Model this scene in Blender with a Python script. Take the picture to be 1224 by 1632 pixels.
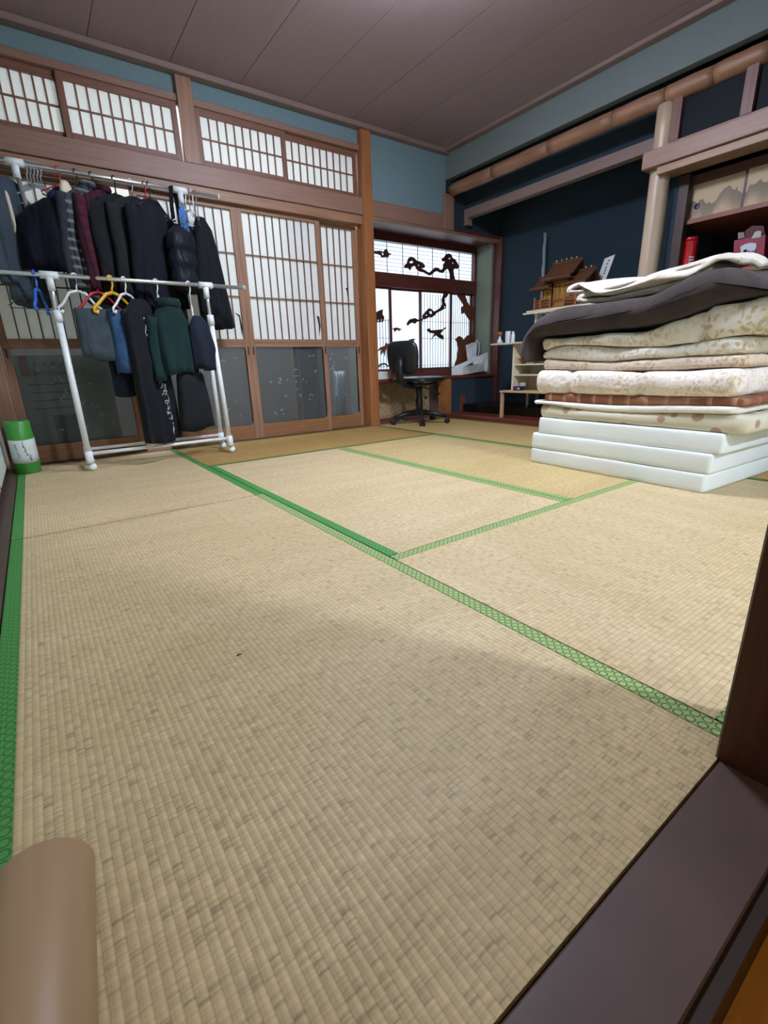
import bpy, bmesh, math, random
from mathutils import Vector, Matrix, noise
from mathutils.geometry import tessellate_polygon

# ------------------------------------------------------------------ camera, lights, exposure
for o in list(bpy.data.objects):
    bpy.data.objects.remove(o)
SC = bpy.context.scene
COL = SC.collection
F = 748.1125
CAM = Vector((0.14235, -0.158775, 0.5475))
RT = Vector((0.80833228, -0.58789002, -0.03137278))
UP = Vector((0.20009323, 0.22422434, 0.95377468))
FW = Vector((0.55368008, 0.77724434, -0.29888059))
cd = bpy.data.cameras.new('camera')
cam = bpy.data.objects.new('camera', cd); COL.objects.link(cam)
m = Matrix((RT, UP, -FW)).transposed().to_4x4(); m.translation = CAM
cam.matrix_world = m
cd.sensor_fit = 'VERTICAL'; cd.sensor_height = 24.0; cd.lens = F / 1632 * 24.0; cd.clip_start = 0.01
SC.camera = cam
SC.view_settings.view_transform = 'Standard'; SC.view_settings.look = 'None'
SC.view_settings.gamma = 1.0; SC.view_settings.use_curve_mapping = False
SC.view_settings.exposure = 0.48
W = bpy.data.worlds.new('sky'); SC.world = W; W.use_nodes = True
W.node_tree.nodes['Background'].inputs[0].default_value = (0.75, 0.87, 1.0, 1)
W.node_tree.nodes['Background'].inputs[1].default_value = 1.2
LAMP_MAIN = 82.0      # emission of the ceiling lamp diffuser in this room
HALL_FILL = 32.0      # added warm fill lamp in the hall behind the camera
LAMP_NEXT = 500.0      # emission of the ceiling lamp diffuser in the adjoining room
def area(name, loc, rot, sx, sy, power, col):
    d = bpy.data.lights.new(name, 'AREA'); d.shape = 'RECTANGLE'; d.size = sx; d.size_y = sy
    d.energy = power; d.color = col
    o = bpy.data.objects.new(name, d); COL.objects.link(o); o.location = loc; o.rotation_euler = rot
    return o
area('daylight_outside_bay_window', (3.45, 4.9, 1.35), (-math.pi / 2, 0, 0), 2.2, 1.8, 60.0, (0.86, 0.93, 1.0))
area('veranda_fill_light', (1.3, 4.2, 2.36), (0, 0, 0), 2.4, .5, 85.0, (0.85, 0.92, 1.0))  # added overhead fill that brightens the closed veranda behind the glass

# ------------------------------------------------------------------ helpers
def px(x, y, X=None, Y=None, Z=None):
    """point seen at photo pixel (x, y) on the plane X=, Y= or Z="""
    d = RT * ((x - 612) / F) + UP * ((816 - y) / F) + FW
    if X is not None: t = (X - CAM.x) / d.x
    elif Y is not None: t = (Y - CAM.y) / d.y
    else: t = (Z - CAM.z) / d.z
    return CAM + d * t

def lin(h):
    h = h.lstrip('#')
    r = []
    for i in (0, 2, 4):
        c = int(h[i:i + 2], 16) / 255
        r.append(c / 12.92 if c <= .04045 else ((c + .055) / 1.055) ** 2.4)
    return (r[0], r[1], r[2], 1)

WL = {}
def wl(p):
    return WL.get(p.name, Vector((0, 0, 0))) if p is not None else Vector((0, 0, 0))

def tag(o, label=None, cat=None, group=None, kind=None):
    if label: o['label'] = label
    if cat: o['category'] = cat
    if group: o['group'] = group
    if kind: o['kind'] = kind
    return o

def empty(name, loc=(0, 0, 0), rz=0.0, label=None, cat=None, group=None, kind=None, local=False, parent=None):
    o = bpy.data.objects.new(name, None); COL.objects.link(o)
    o.empty_display_size = 0.05
    if parent is not None: o.parent = parent
    o.location = Vector(loc) - wl(parent); o.rotation_euler = (0, 0, rz)
    WL[o.name] = Vector((0, 0, 0)) if local else Vector(loc)
    return tag(o, label, cat, group, kind)

def link(name, me, loc, parent):
    o = bpy.data.objects.new(name, me); COL.objects.link(o)
    if parent is not None: o.parent = parent
    o.location = Vector(loc) - wl(parent)
    WL[o.name] = Vector(loc)
    return o

class MB:
    def __init__(s): s.v = []; s.f = []; s.sm = []
    def add(s, vs, fs, smooth=False):
        b = len(s.v); s.v += [Vector(p) for p in vs]
        for f in fs: s.f.append([b + i for i in f]); s.sm.append(smooth)
        return s
    def box(s, x0, x1, y0, y1, z0, z1):
        vs = [(x, y, z) for x in (x0, x1) for y in (y0, y1) for z in (z0, z1)]
        return s.add(vs, [(0, 1, 3, 2), (4, 6, 7, 5), (0, 4, 5, 1), (2, 3, 7, 6), (0, 2, 6, 4), (1, 5, 7, 3)])
    def obox(s, c, ax, ay, az):
        c = Vector(c); ax = Vector(ax); ay = Vector(ay); az = Vector(az)
        vs = [c + ax * i + ay * j + az * k for i in (-1, 1) for j in (-1, 1) for k in (-1, 1)]
        return s.add(vs, [(0, 1, 3, 2), (4, 6, 7, 5), (0, 4, 5, 1), (2, 3, 7, 6), (0, 2, 6, 4), (1, 5, 7, 3)])
    def tube(s, path, r, n=10, caps=True, ry=None, upv=None):
        path = [Vector(p) for p in path]; k = len(path)
        rs = r if isinstance(r, (list, tuple)) else [r] * k
        rys = (ry if isinstance(ry, (list, tuple)) else [ry] * k) if ry is not None else rs
        t0 = (path[1] - path[0]).normalized()
        u = Vector(upv) if upv is not None else (Vector((0, 0, 1)) if abs(t0.z) < .9 else Vector((1, 0, 0)))
        vs = []
        for i, p in enumerate(path):
            a = path[max(i - 1, 0)]; b = path[min(i + 1, k - 1)]
            t = (b - a).normalized()
            u = (u - t * u.dot(t)).normalized(); w = t.cross(u)
            for j in range(n):
                th = 2 * math.pi * j / n
                vs.append(p + u * (rs[i] * math.cos(th)) + w * (rys[i] * math.sin(th)))
        fs = []
        for i in range(k - 1):
            for j in range(n):
                fs.append((i * n + j, i * n + (j + 1) % n, (i + 1) * n + (j + 1) % n, (i + 1) * n + j))
        s.add(vs, fs, True)
        if caps:
            b = len(s.v) - len(vs)
            s.f.append([b + j for j in range(n)][::-1]); s.sm.append(False)
            s.f.append([b + (k - 1) * n + j for j in range(n)]); s.sm.append(False)
        return s
    def loft(s, rings, caps=(True, True), smooth=True):
        n = len(rings[0]); vs = [p for r in rings for p in r]; fs = []
        for i in range(len(rings) - 1):
            for j in range(n):
                fs.append((i * n + j, i * n + (j + 1) % n, (i + 1) * n + (j + 1) % n, (i + 1) * n + j))
        s.add(vs, fs, smooth); b = len(s.v) - len(vs)
        if caps[0]: s.f.append([b + j for j in range(n)][::-1]); s.sm.append(smooth)
        if caps[1]: s.f.append([b + (len(rings) - 1) * n + j for j in range(n)]); s.sm.append(smooth)
        return s
    def lathe(s, prof, c=(0, 0, 0), n=24, axis='z'):
        c = Vector(c); rings = []
        for r, h in prof:
            ring = []
            for j in range(n):
                a = 2 * math.pi * j / n; x, y = r * math.cos(a), r * math.sin(a)
                ring.append(c + (Vector((x, y, h)) if axis == 'z' else Vector((h, x, y)) if axis == 'x' else Vector((y, h, x))))
            rings.append(ring)
        return s.loft(rings)
    def slab2d(s, loops, fn, d0, d1):
        """flat cut-out: loops[0] outer, the others holes; fn(u, v, d) -> point"""
        flat = [p for L in loops for p in L]
        tris = tessellate_polygon([[Vector((p[0], p[1], 0)) for p in L] for L in loops])
        n = len(flat)
        vs = [fn(p[0], p[1], d0) for p in flat] + [fn(p[0], p[1], d1) for p in flat]
        fs = [tuple(t) for t in tris] + [tuple(n + i for i in reversed(t)) for t in tris]
        b = 0
        for L in loops:
            k = len(L)
            for i in range(k): fs.append((b + i, b + (i + 1) % k, n + b + (i + 1) % k, n + b + i))
            b += k
        return s.add(vs, fs)
    def grid(s, fn, nu, nv, smooth=True):
        vs = [fn(i / nu, j / nv) for i in range(nu + 1) for j in range(nv + 1)]
        fs = [(i * (nv + 1) + j, (i + 1) * (nv + 1) + j, (i + 1) * (nv + 1) + j + 1, i * (nv + 1) + j + 1) for i in range(nu) for j in range(nv)]
        return s.add(vs, fs, smooth)
    def xf(s, fn):
        s.v = [Vector(fn(p)) for p in s.v]; return s
    def build(s, name, mat, parent=None, local=False, bevel=0.0, solid=0.0, sub=0, recalc=True):
        lo = Vector((min(p.x for p in s.v), min(p.y for p in s.v), min(p.z for p in s.v)))
        hi = Vector((max(p.x for p in s.v), max(p.y for p in s.v), max(p.z for p in s.v)))
        c = (lo + hi) / 2
        me = bpy.data.meshes.new(name)
        me.from_pydata([p - c for p in s.v], [], s.f)
        me.polygons.foreach_set('use_smooth', s.sm)
        if recalc:
            bm = bmesh.new(); bm.from_mesh(me); bmesh.ops.recalc_face_normals(bm, faces=bm.faces); bm.to_mesh(me); bm.free()
        me.materials.append(mat)
        o = link(name, me, c, parent)
        if bevel:
            b = o.modifiers.new('edge', 'BEVEL'); b.width = bevel; b.segments = 2; b.limit_method = 'ANGLE'
        if solid:
            b = o.modifiers.new('thickness', 'SOLIDIFY'); b.thickness = solid; b.offset = 0
        if sub:
            b = o.modifiers.new('smooth', 'SUBSURF'); b.levels = sub; b.render_levels = sub
        return o

_bc = {}
def bx(name, x0, x1, y0, y1, z0, z1, mat, parent=None, kind=None, bevel=0.0):
    """a box in world coordinates; alike boxes share their mesh"""
    d = (round(x1 - x0, 4), round(y1 - y0, 4), round(z1 - z0, 4)); key = d + (mat.name, bevel)
    if key not in _bc:
        me = bpy.data.meshes.new(name)
        h = [v / 2 for v in d]
        b = MB().box(-h[0], h[0], -h[1], h[1], -h[2], h[2])
        me.from_pydata(b.v, [], b.f); me.materials.append(mat)
        if bevel:
            bm = bmesh.new(); bm.from_mesh(me); bmesh.ops.recalc_face_normals(bm, faces=bm.faces)
            bmesh.ops.bevel(bm, geom=list(bm.edges), offset=min(bevel, min(h) * .9), segments=1, affect='EDGES', profile=.5)
            bm.to_mesh(me); bm.free()
        _bc[key] = me
    o = link(name, _bc[key], ((x0 + x1) / 2, (y0 + y1) / 2, (z0 + z1) / 2), parent)
    if kind: o['kind'] = kind
    return o

def copy_tree(o, parent=None):
    c = o.copy(); COL.objects.link(c)
    if parent is not None: c.parent = parent
    WL[c.name] = WL.get(o.name, Vector((0, 0, 0)))
    for ch in list(o.children): copy_tree(ch, c)
    return c

# ------------------------------------------------------------------ materials
def nt(name):
    mt = bpy.data.materials.new(name); mt.use_nodes = True
    t = mt.node_tree; b = t.nodes['Principled BSDF']
    return mt, t, b
def node(t, kind, **k):
    n = t.nodes.new(kind)
    for a, v in k.items(): setattr(n, a, v)
    return n
def ramp(t, stops):
    r = node(t, 'ShaderNodeValToRGB'); e = r.color_ramp.elements
    while len(e) < len(stops): e.new(.5)
    for i, (p, c) in enumerate(stops): e[i].position = p; e[i].color = c
    return r
def coords(t, scale=(1, 1, 1), kind='Object', rot=(0, 0, 0)):
    c = node(t, 'ShaderNodeTexCoord'); mp = node(t, 'ShaderNodeMapping')
    mp.inputs['Scale'].default_value = scale; mp.inputs['Rotation'].default_value = rot
    t.links.new(c.outputs[kind], mp.inputs[0]); return mp.outputs[0]
def shade(c, k): return (min(c[0] * k, 1), min(c[1] * k, 1), min(c[2] * k, 1), 1)
def bump(t, b, h, strength, dist=.002):
    bp = node(t, 'ShaderNodeBump'); bp.inputs['Strength'].default_value = strength; bp.inputs['Distance'].default_value = dist
    t.links.new(h, bp.inputs['Height']); t.links.new(bp.outputs[0], b.inputs['Normal'])

_mc = {}
def wood(col, axis='x', rough=.5, con=.25, sc=1.0):
    key = ('wood', col, axis, rough, con, sc)
    if key in _mc: return _mc[key]
    mt, t, b = nt('wood_' + col + '_' + axis)
    s = {'x': (3, 70, 70), 'y': (70, 3, 70), 'z': (70, 70, 3)}[axis]
    v = coords(t, tuple(k * sc for k in s))
    n = node(t, 'ShaderNodeTexNoise'); n.inputs['Scale'].default_value = 1.0; n.inputs['Detail'].default_value = 4
    n.inputs['Distortion'].default_value = .6
    t.links.new(v, n.inputs['Vector'])
    c = lin(col)
    r = ramp(t, [(.3, shade(c, 1 - con)), (.7, shade(c, 1 + con))])
    t.links.new(n.outputs[0], r.inputs[0]); t.links.new(r.outputs[0], b.inputs['Base Color'])
    b.inputs['Roughness'].default_value = rough
    bump(t, b, n.outputs[0], .15, .001)
    _mc[key] = mt; return mt

def plain(name, col, rough=.6, metal=0.0, sheen=0.0, noise_amt=0.0, nscale=30.0, bmp=0.0, spec=None, coat=0.0, trans=0.0, ior=1.45):
    key = ('plain', name)
    if key in _mc: return _mc[key]
    mt, t, b = nt(name); c = lin(col)
    b.inputs['Base Color'].default_value = c; b.inputs['Roughness'].default_value = rough; b.inputs['Metallic'].default_value = metal
    if sheen: b.inputs['Sheen Weight'].default_value = sheen
    if spec is not None: b.inputs['Specular IOR Level'].default_value = spec
    if coat: b.inputs['Coat Weight'].default_value = coat
    if trans: b.inputs['Transmission Weight'].default_value = trans; b.inputs['IOR'].default_value = ior
    if noise_amt or bmp:
        n = node(t, 'ShaderNodeTexNoise'); n.inputs['Scale'].default_value = nscale; n.inputs['Detail'].default_value = 5
        t.links.new(coords(t), n.inputs['Vector'])
        if noise_amt:
            r = ramp(t, [(.3, shade(c, 1 - noise_amt)), (.7, shade(c, 1 + noise_amt))])
            t.links.new(n.outputs[0], r.inputs[0]); t.links.new(r.outputs[0], b.inputs['Base Color'])
        if bmp: bump(t, b, n.outputs[0], bmp, .004)
    _mc[key] = mt; return mt

def paper(name, col, tl=.4, tcol=None):
    mt, t, b = nt(name); c = lin(col)
    b.inputs['Base Color'].default_value = c; b.inputs['Roughness'].default_value = .8
    n = node(t, 'ShaderNodeTexNoise'); n.inputs['Scale'].default_value = 60; n.inputs['Detail'].default_value = 6
    t.links.new(coords(t), n.inputs['Vector'])
    r = ramp(t, [(.3, shade(c, .95)), (.7, shade(c, 1.03))]); t.links.new(n.outputs[0], r.inputs[0]); t.links.new(r.outputs[0], b.inputs['Base Color'])
    tr = node(t, 'ShaderNodeBsdfTranslucent'); tr.inputs[0].default_value = lin(tcol) if tcol else c
    mx = node(t, 'ShaderNodeMixShader'); mx.inputs[0].default_value = tl
    t.links.new(b.outputs[0], mx.inputs[1]); t.links.new(tr.outputs[0], mx.inputs[2])
    t.links.new(mx.outputs[0], t.nodes['Material Output'].inputs[0]); return mt

def frosted(name, col):
    mt, t, b = nt(name)
    b.inputs['Base Color'].default_value = lin(col); b.inputs['Roughness'].default_value = .35
    g = node(t, 'ShaderNodeBsdfRefraction'); g.inputs['Roughness'].default_value = .12; g.inputs['IOR'].default_value = 1.02
    g.inputs['Color'].default_value = (.8, .85, .87, 1)
    v = node(t, 'ShaderNodeTexNoise'); v.inputs['Scale'].default_value = 25; v.inputs['Detail'].default_value = 3
    t.links.new(coords(t), v.inputs['Vector']); bump(t, b, v.outputs[0], .1, .002)
    mx = node(t, 'ShaderNodeMixShader'); mx.inputs[0].default_value = .68
    t.links.new(b.outputs[0], mx.inputs[1]); t.links.new(g.outputs[0], mx.inputs[2])
    t.links.new(mx.outputs[0], t.nodes['Material Output'].inputs[0]); return mt

def emit(name, col, st):
    mt, t, b = nt(name)
    b.inputs['Emission Color'].default_value = lin(col); b.inputs['Emission Strength'].default_value = st
    return mt

def fabric(name, col, amt=.12, scale=8.0, rough=.9, sheen=.04, fine=250.0, fb=.25, wr=.55):
    key = ('fab', name)
    if key in _mc: return _mc[key]
    mt, t, b = nt(name); c = lin(col); v = coords(t)
    n = node(t, 'ShaderNodeTexNoise'); n.inputs['Scale'].default_value = scale; n.inputs['Detail'].default_value = 4
    t.links.new(v, n.inputs['Vector'])
    r = ramp(t, [(.3, shade(c, 1 - amt)), (.7, shade(c, 1 + amt))]); t.links.new(n.outputs[0], r.inputs[0])
    t.links.new(r.outputs[0], b.inputs['Base Color'])
    f = node(t, 'ShaderNodeTexNoise'); f.inputs['Scale'].default_value = fine; t.links.new(v, f.inputs['Vector'])
    w = node(t, 'ShaderNodeTexNoise'); w.inputs['Scale'].default_value = 1; w.inputs['Detail'].default_value = 3; w.inputs['Distortion'].default_value = .8
    t.links.new(coords(t, (16, 16, 5)), w.inputs['Vector'])
    b1 = node(t, 'ShaderNodeBump'); b1.inputs['Strength'].default_value = wr; b1.inputs['Distance'].default_value = .03; t.links.new(w.outputs[0], b1.inputs['Height'])
    bump(t, b, f.outputs[0], fb, .002)
    t.links.new(b1.outputs[0], b.inputs['Normal'].links[0].from_node.inputs['Normal'])
    b.inputs['Roughness'].default_value = rough; b.inputs['Sheen Weight'].default_value = sheen
    b.inputs['Specular IOR Level'].default_value = .2
    _mc[key] = mt; return mt

def floral(name, base, c2, c3, scale=22.0, thr=.5):
    """quilt cover print: soft beige leaves and petals on a pale ground"""
    mt, t, b = nt(name); v = coords(t)
    vo = node(t, 'ShaderNodeTexVoronoi'); vo.inputs['Scale'].default_value = scale; vo.feature = 'F1'
    n = node(t, 'ShaderNodeTexNoise'); n.inputs['Scale'].default_value = 7; n.inputs['Detail'].default_value = 5
    ad = node(t, 'ShaderNodeVectorMath', operation='ADD'); sc = node(t, 'ShaderNodeVectorMath', operation='SCALE'); sc.inputs['Scale'].default_value = .12
    n2 = node(t, 'ShaderNodeTexNoise'); n2.inputs['Scale'].default_value = 14; t.links.new(v, n2.inputs['Vector'])
    t.links.new(n2.outputs['Color'], sc.inputs[0]); t.links.new(v, ad.inputs[0]); t.links.new(sc.outputs[0], ad.inputs[1])
    t.links.new(ad.outputs[0], vo.inputs['Vector']); t.links.new(v, n.inputs['Vector'])
    r1 = ramp(t, [(.0, lin(c3)), (.35, lin(c2)), (thr, lin(base)), (1, lin(base))]); t.links.new(vo.outputs['Distance'], r1.inputs[0])
    r2 = ramp(t, [(.38, (0, 0, 0, 1)), (.56, (1, 1, 1, 1))]); t.links.new(n.outputs[0], r2.inputs[0])
    mx = node(t, 'ShaderNodeMixRGB'); mx.inputs[1].default_value = lin(base); t.links.new(r1.outputs[0], mx.inputs[2]); t.links.new(r2.outputs[0], mx.inputs[0])
    t.links.new(mx.outputs[0], b.inputs['Base Color'])
    b.inputs['Roughness'].default_value = .85; b.inputs['Sheen Weight'].default_value = .1; b.inputs['Specular IOR Level'].default_value = .2
    f = node(t, 'ShaderNodeTexNoise'); f.inputs['Scale'].default_value = 45; t.links.new(v, f.inputs['Vector']); bump(t, b, f.outputs[0], .45, .010)
    return mt

def dots(name, base, dot, scale, size):
    mt, t, b = nt(name)
    vo = node(t, 'ShaderNodeTexVoronoi'); vo.inputs['Scale'].default_value = scale; vo.inputs['Randomness'].default_value = .55
    t.links.new(coords(t), vo.inputs['Vector'])
    r = ramp(t, [(size, lin(dot)), (size + .05, lin(base))]); t.links.new(vo.outputs['Distance'], r.inputs[0]); t.links.new(r.outputs[0], b.inputs['Base Color'])
    b.inputs['Roughness'].default_value = .9; b.inputs['Specular IOR Level'].default_value = .2
    return mt

def plaid(name, base, line, line2, period=.05, wd=.25, axes='XZ'):
    mt, t, b = nt(name); v = coords(t)
    sep = node(t, 'ShaderNodeSeparateXYZ'); t.links.new(v, sep.inputs[0])
    outs = []
    for k, ax in enumerate(axes):
        mm = node(t, 'ShaderNodeMath', operation='MULTIPLY'); mm.inputs[1].default_value = 1 / period; t.links.new(sep.outputs[ax], mm.inputs[0])
        fr = node(t, 'ShaderNodeMath', operation='FRACT'); t.links.new(mm.outputs[0], fr.inputs[0])
        r = ramp(t, [(0, (0, 0, 0, 1)), (wd, (1, 1, 1, 1)), (wd + .25, (0, 0, 0, 1))]); t.links.new(fr.outputs[0], r.inputs[0]); outs.append(r.outputs[0])
    m1 = node(t, 'ShaderNodeMixRGB'); m1.inputs[1].default_value = lin(base); m1.inputs[2].default_value = lin(line); t.links.new(outs[0], m1.inputs[0])
    m2 = node(t, 'ShaderNodeMixRGB'); m2.inputs[2].default_value = lin(line2); t.links.new(m1.outputs[0], m2.inputs[1])
    h = node(t, 'ShaderNodeMath', operation='MULTIPLY'); h.inputs[1].default_value = .6; t.links.new(outs[1], h.inputs[0]); t.links.new(h.outputs[0], m2.inputs[0])
    t.links.new(m2.outputs[0], b.inputs['Base Color']); b.inputs['Roughness'].default_value = .9; b.inputs['Specular IOR Level'].default_value = .2
    return mt

def tatami(name, col, rx):
    """rush weave; rushes run across local x, warp valleys along local y (the valleys themselves are modelled)"""
    mt, t, b = nt(name); c = lin(col)
    sep = node(t, 'ShaderNodeSeparateXYZ'); t.links.new(coords(t), sep.inputs[0])
    ml = node(t, 'ShaderNodeMath', operation='MULTIPLY_ADD'); ml.inputs[1].default_value = 1 / RIB; ml.inputs[2].default_value = rx / RIB; t.links.new(sep.outputs['X'], ml.inputs[0])
    fl = node(t, 'ShaderNodeMath', operation='FLOOR'); t.links.new(ml.outputs[0], fl.inputs[0])
    fr = node(t, 'ShaderNodeMath', operation='FRACT'); t.links.new(ml.outputs[0], fr.inputs[0])
    # each rib has its own run of rush ends: (rib number, length) drives the noise
    def ribnoise(freq, mult, det):
        my = node(t, 'ShaderNodeMath', operation='MULTIPLY'); my.inputs[1].default_value = freq; t.links.new(sep.outputs['Y'], my.inputs[0])
        mx_ = node(t, 'ShaderNodeMath', operation='MULTIPLY'); mx_.inputs[1].default_value = mult; t.links.new(fl.outputs[0], mx_.inputs[0])
        cb = node(t, 'ShaderNodeCombineXYZ'); t.links.new(mx_.outputs[0], cb.inputs[0]); t.links.new(my.outputs[0], cb.inputs[1])
        q = node(t, 'ShaderNodeTexNoise'); q.inputs['Scale'].default_value = 1; q.inputs['Detail'].default_value = det; t.links.new(cb.outputs[0], q.inputs['Vector']); return q
    nA = ribnoise(260, .45, 2); nB = ribnoise(60, .8, 1)
    n = node(t, 'ShaderNodeMath', operation='MULTIPLY_ADD'); n.inputs[1].default_value = .6; t.links.new(nA.outputs[0], n.inputs[0])
    hB = node(t, 'ShaderNodeMath', operation='MULTIPLY'); hB.inputs[1].default_value = .4; t.links.new(nB.outputs[0], hB.inputs[0]); t.links.new(hB.outputs[0], n.inputs[2])
    v2 = coords(t, (2.2, 9, 1)); n2 = node(t, 'ShaderNodeTexNoise'); n2.inputs['Scale'].default_value = 1; n2.inputs['Detail'].default_value = 4; t.links.new(v2, n2.inputs['Vector'])
    r = ramp(t, [(.34, shade(c, .60)), (.45, shade(c, .90)), (.55, c), (.68, shade(c, 1.15))]); t.links.new(n.outputs[0], r.inputs[0])
    r2 = ramp(t, [(.3, (.86, .84, .78, 1)), (.7, (1.0, 1.0, 1.0, 1))]); t.links.new(n2.outputs[0], r2.inputs[0])
    # darker line in the valleys where the warp string pulls the rush down
    r3 = ramp(t, [(.0, (.72, .68, .60, 1)), (.18, (1, 1, 1, 1)), (.82, (1, 1, 1, 1)), (1, (.72, .68, .60, 1))]); t.links.new(fr.outputs[0], r3.inputs[0])
    m1 = node(t, 'ShaderNodeMixRGB', blend_type='MULTIPLY'); m1.inputs[0].default_value = 1; t.links.new(r.outputs[0], m1.inputs[1]); t.links.new(r2.outputs[0], m1.inputs[2])
    m2 = node(t, 'ShaderNodeMixRGB', blend_type='MULTIPLY'); m2.inputs[0].default_value = .75; t.links.new(m1.outputs[0], m2.inputs[1]); t.links.new(r3.outputs[0], m2.inputs[2])
    t.links.new(m2.outputs[0], b.inputs['Base Color'])
    b.inputs['Roughness'].default_value = .55; b.inputs['Specular IOR Level'].default_value = .35
    bump(t, b, n.outputs[0], .5, .0012); return mt
RIB = .0109

def heri_mat(nm='tatami_border_cloth_green', c0='#8fa862', c1='#a3ba78', c2='#526f30', c3='#98ae6a'):
    mt, t, b = nt(nm)
    v = coords(t); v.node.inputs['Location'].default_value = (.009, .009, 0)
    vo = node(t, 'ShaderNodeTexVoronoi'); vo.voronoi_dimensions = '2D'; vo.inputs['Scale'].default_value = 1 / .018; vo.inputs['Randomness'].default_value = 0
    t.links.new(v, vo.inputs['Vector'])
    r = ramp(t, [(.0, lin(c0)), (.24, lin(c1)), (.33, lin(c2)), (.42, lin(c2)), (.5, lin(c3))])
    t.links.new(vo.outputs['Distance'], r.inputs[0]); t.links.new(r.outputs[0], b.inputs['Base Color'])
    b.inputs['Roughness'].default_value = .7; bump(t, b, vo.outputs['Distance'], .3, .001)
    return mt

# ------------------------------------------------------------------ materials of the place
PINE = '#8d6244'; DARKW = '#4a2a20'
M_frame = {a: wood('#936d54', a) for a in 'xyz'}            # shoji and posts, honey brown
M_beam = {a: wood('#8a6a5a', a, con=.12) for a in 'xyz'}    # nageshi rails
M_dark = {a: wood('#5d3028', a, rough=.35) for a in 'xyz'}  # red-brown lacquered frames
M_plaster = plain('plaster_teal', '#708890', .95, noise_amt=.05, nscale=40, bmp=.05)
M_plasterB = plain('plaster_grey_green', '#6c7676', .95, noise_amt=.05, nscale=40, bmp=.05)
M_navy = plain('plaster_navy', '#22333f', .95, noise_amt=.18, nscale=160, bmp=.15)
M_reveal = plain('plaster_reveal', '#7e8577', .95, noise_amt=.05)
M_paper = paper('shoji_paper', '#f3f5f1', .22)
M_winpaper = paper('window_paper', '#e8eef2', .62)
M_glass = frosted('frosted_glass', '#6c7071')
M_pale = plain('pale_wallpaper', '#c6cfc3', .9, noise_amt=.03)
M_black = plain('black_lacquer', '#120c0d', .25, coat=.3)
M_red = wood('#6b3024', 'y', rough=.3)
M_ceil = {a: wood('#98858a', a, rough=.7, con=.05) for a in 'xy'}
M_mould = {a: wood('#85706a', a, con=.06) for a in 'xy'}
WA, WB, CZ = 3.55, 3.60, 2.37

# ------------------------------------------------------------------ floor and tatami
floor = bx('floor', -.17, 3.60, -.002, 3.60, -.09, -.052, wood('#6a5038', 'y'), kind='structure')
M_heri = heri_mat(); M_heri2 = heri_mat('tatami_border_cloth_deep_green', '#3f8a3c', '#4c9648', '#2c6a2a', '#459040'); M_heri3 = heri_mat('tatami_border_cloth_olive', '#56702f', '#5f7a36', '#425a26', '#587331')
HW = .034
def tatami_mat(x0, x1, y0, y1, along, col, heri=(1, 1)):
    g = .0025
    x0 += g; x1 -= g; y0 += g; y1 -= g
    w, l = ((x1 - x0), (y1 - y0)) if along == 'y' else ((y1 - y0), (x1 - x0))
    cx, cy = (x0 + x1) / 2, (y0 + y1) / 2
    rz = 0 if along == 'y' else math.pi / 2
    a, b = -w / 2 + HW * heri[0], w / 2 - HW * heri[1]
    n = int((b - a) / RIB * 4); zs = []
    vs = []; fs = []
    for i in range(n + 1):
        x = a + (b - a) * i / n
        ph = ((x - a) / RIB) % 1.0
        z = -.0011 * (2 * abs(ph - .5)) ** 2.2
        for y in (-l / 2, l / 2): vs.append((x, y, z))
    for i in range(n): fs.append((2 * i, 2 * i + 2, 2 * i + 3, 2 * i + 1))
    k = len(vs)
    vs += [(-w / 2, -l / 2, -.05), (w / 2, -l / 2, -.05), (w / 2, l / 2, -.05), (-w / 2, l / 2, -.05),
           (-w / 2, -l / 2, -.0015), (w / 2, -l / 2, -.0015), (w / 2, l / 2, -.0015), (-w / 2, l / 2, -.0015)]
    fs += [(k, k + 1, k + 5, k + 4), (k + 1, k + 2, k + 6, k + 5), (k + 2, k + 3, k + 7, k + 6), (k + 3, k, k + 4, k + 7), (k, k + 3, k + 2, k + 1)]
    me = bpy.data.meshes.new('tatami_mat'); me.from_pydata(vs, [], fs); me.materials.append(tatami('rush_' + col, col, -a))
    me.polygons.foreach_set('use_smooth', [True] * n + [False] * 5)
    o = link('tatami_mat', me, (cx, cy, 0), floor); o.rotation_euler = (0, 0, rz)
    WL[o.name] = Vector((0, 0, 0))
    for sd, on in zip((-1, 1), heri):
        if not on: continue
        h = MB().box(sd * (w / 2 - HW / 2) - HW / 2, sd * (w / 2 - HW / 2) + HW / 2, -l / 2, l / 2, -.0495, .0012)
        h.build('border_cloth', M_heri2 if ((x0 < 0 and (sd < 0 or y0 > 1.8)) or (x0 > .9 and x1 < 1.9 and along == 'y' and sd < 0)) else M_heri3 if (x0 > 2.6 or y0 > 2.6) else M_heri, o)
    return o
tatami_mat(-.026, .905, 0, 1.865, 'y', '#cdb990')
tatami_mat(-.026, .905, 1.865, 3.55, 'y', '#d0ba92')
tatami_mat(.905, 1.81, .895, 2.69, 'y', '#d0ba92')
tatami_mat(1.81, 2.70, .895, 2.69, 'y', '#c9b07c')
tatami_mat(.905, 2.70, .0, .895, 'x', '#d0ba92')
tatami_mat(.905, 2.70, 2.69, 3.55, 'x', '#ad8a50')  # browner rush, with the weave's directional sheen put into the mat tones
tatami_mat(2.70, 3.60, 1.75, 3.55, 'y', '#c3a56c')
tatami_mat(2.70, 3.60, .0, 1.75, 'y', '#b9965a')

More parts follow.
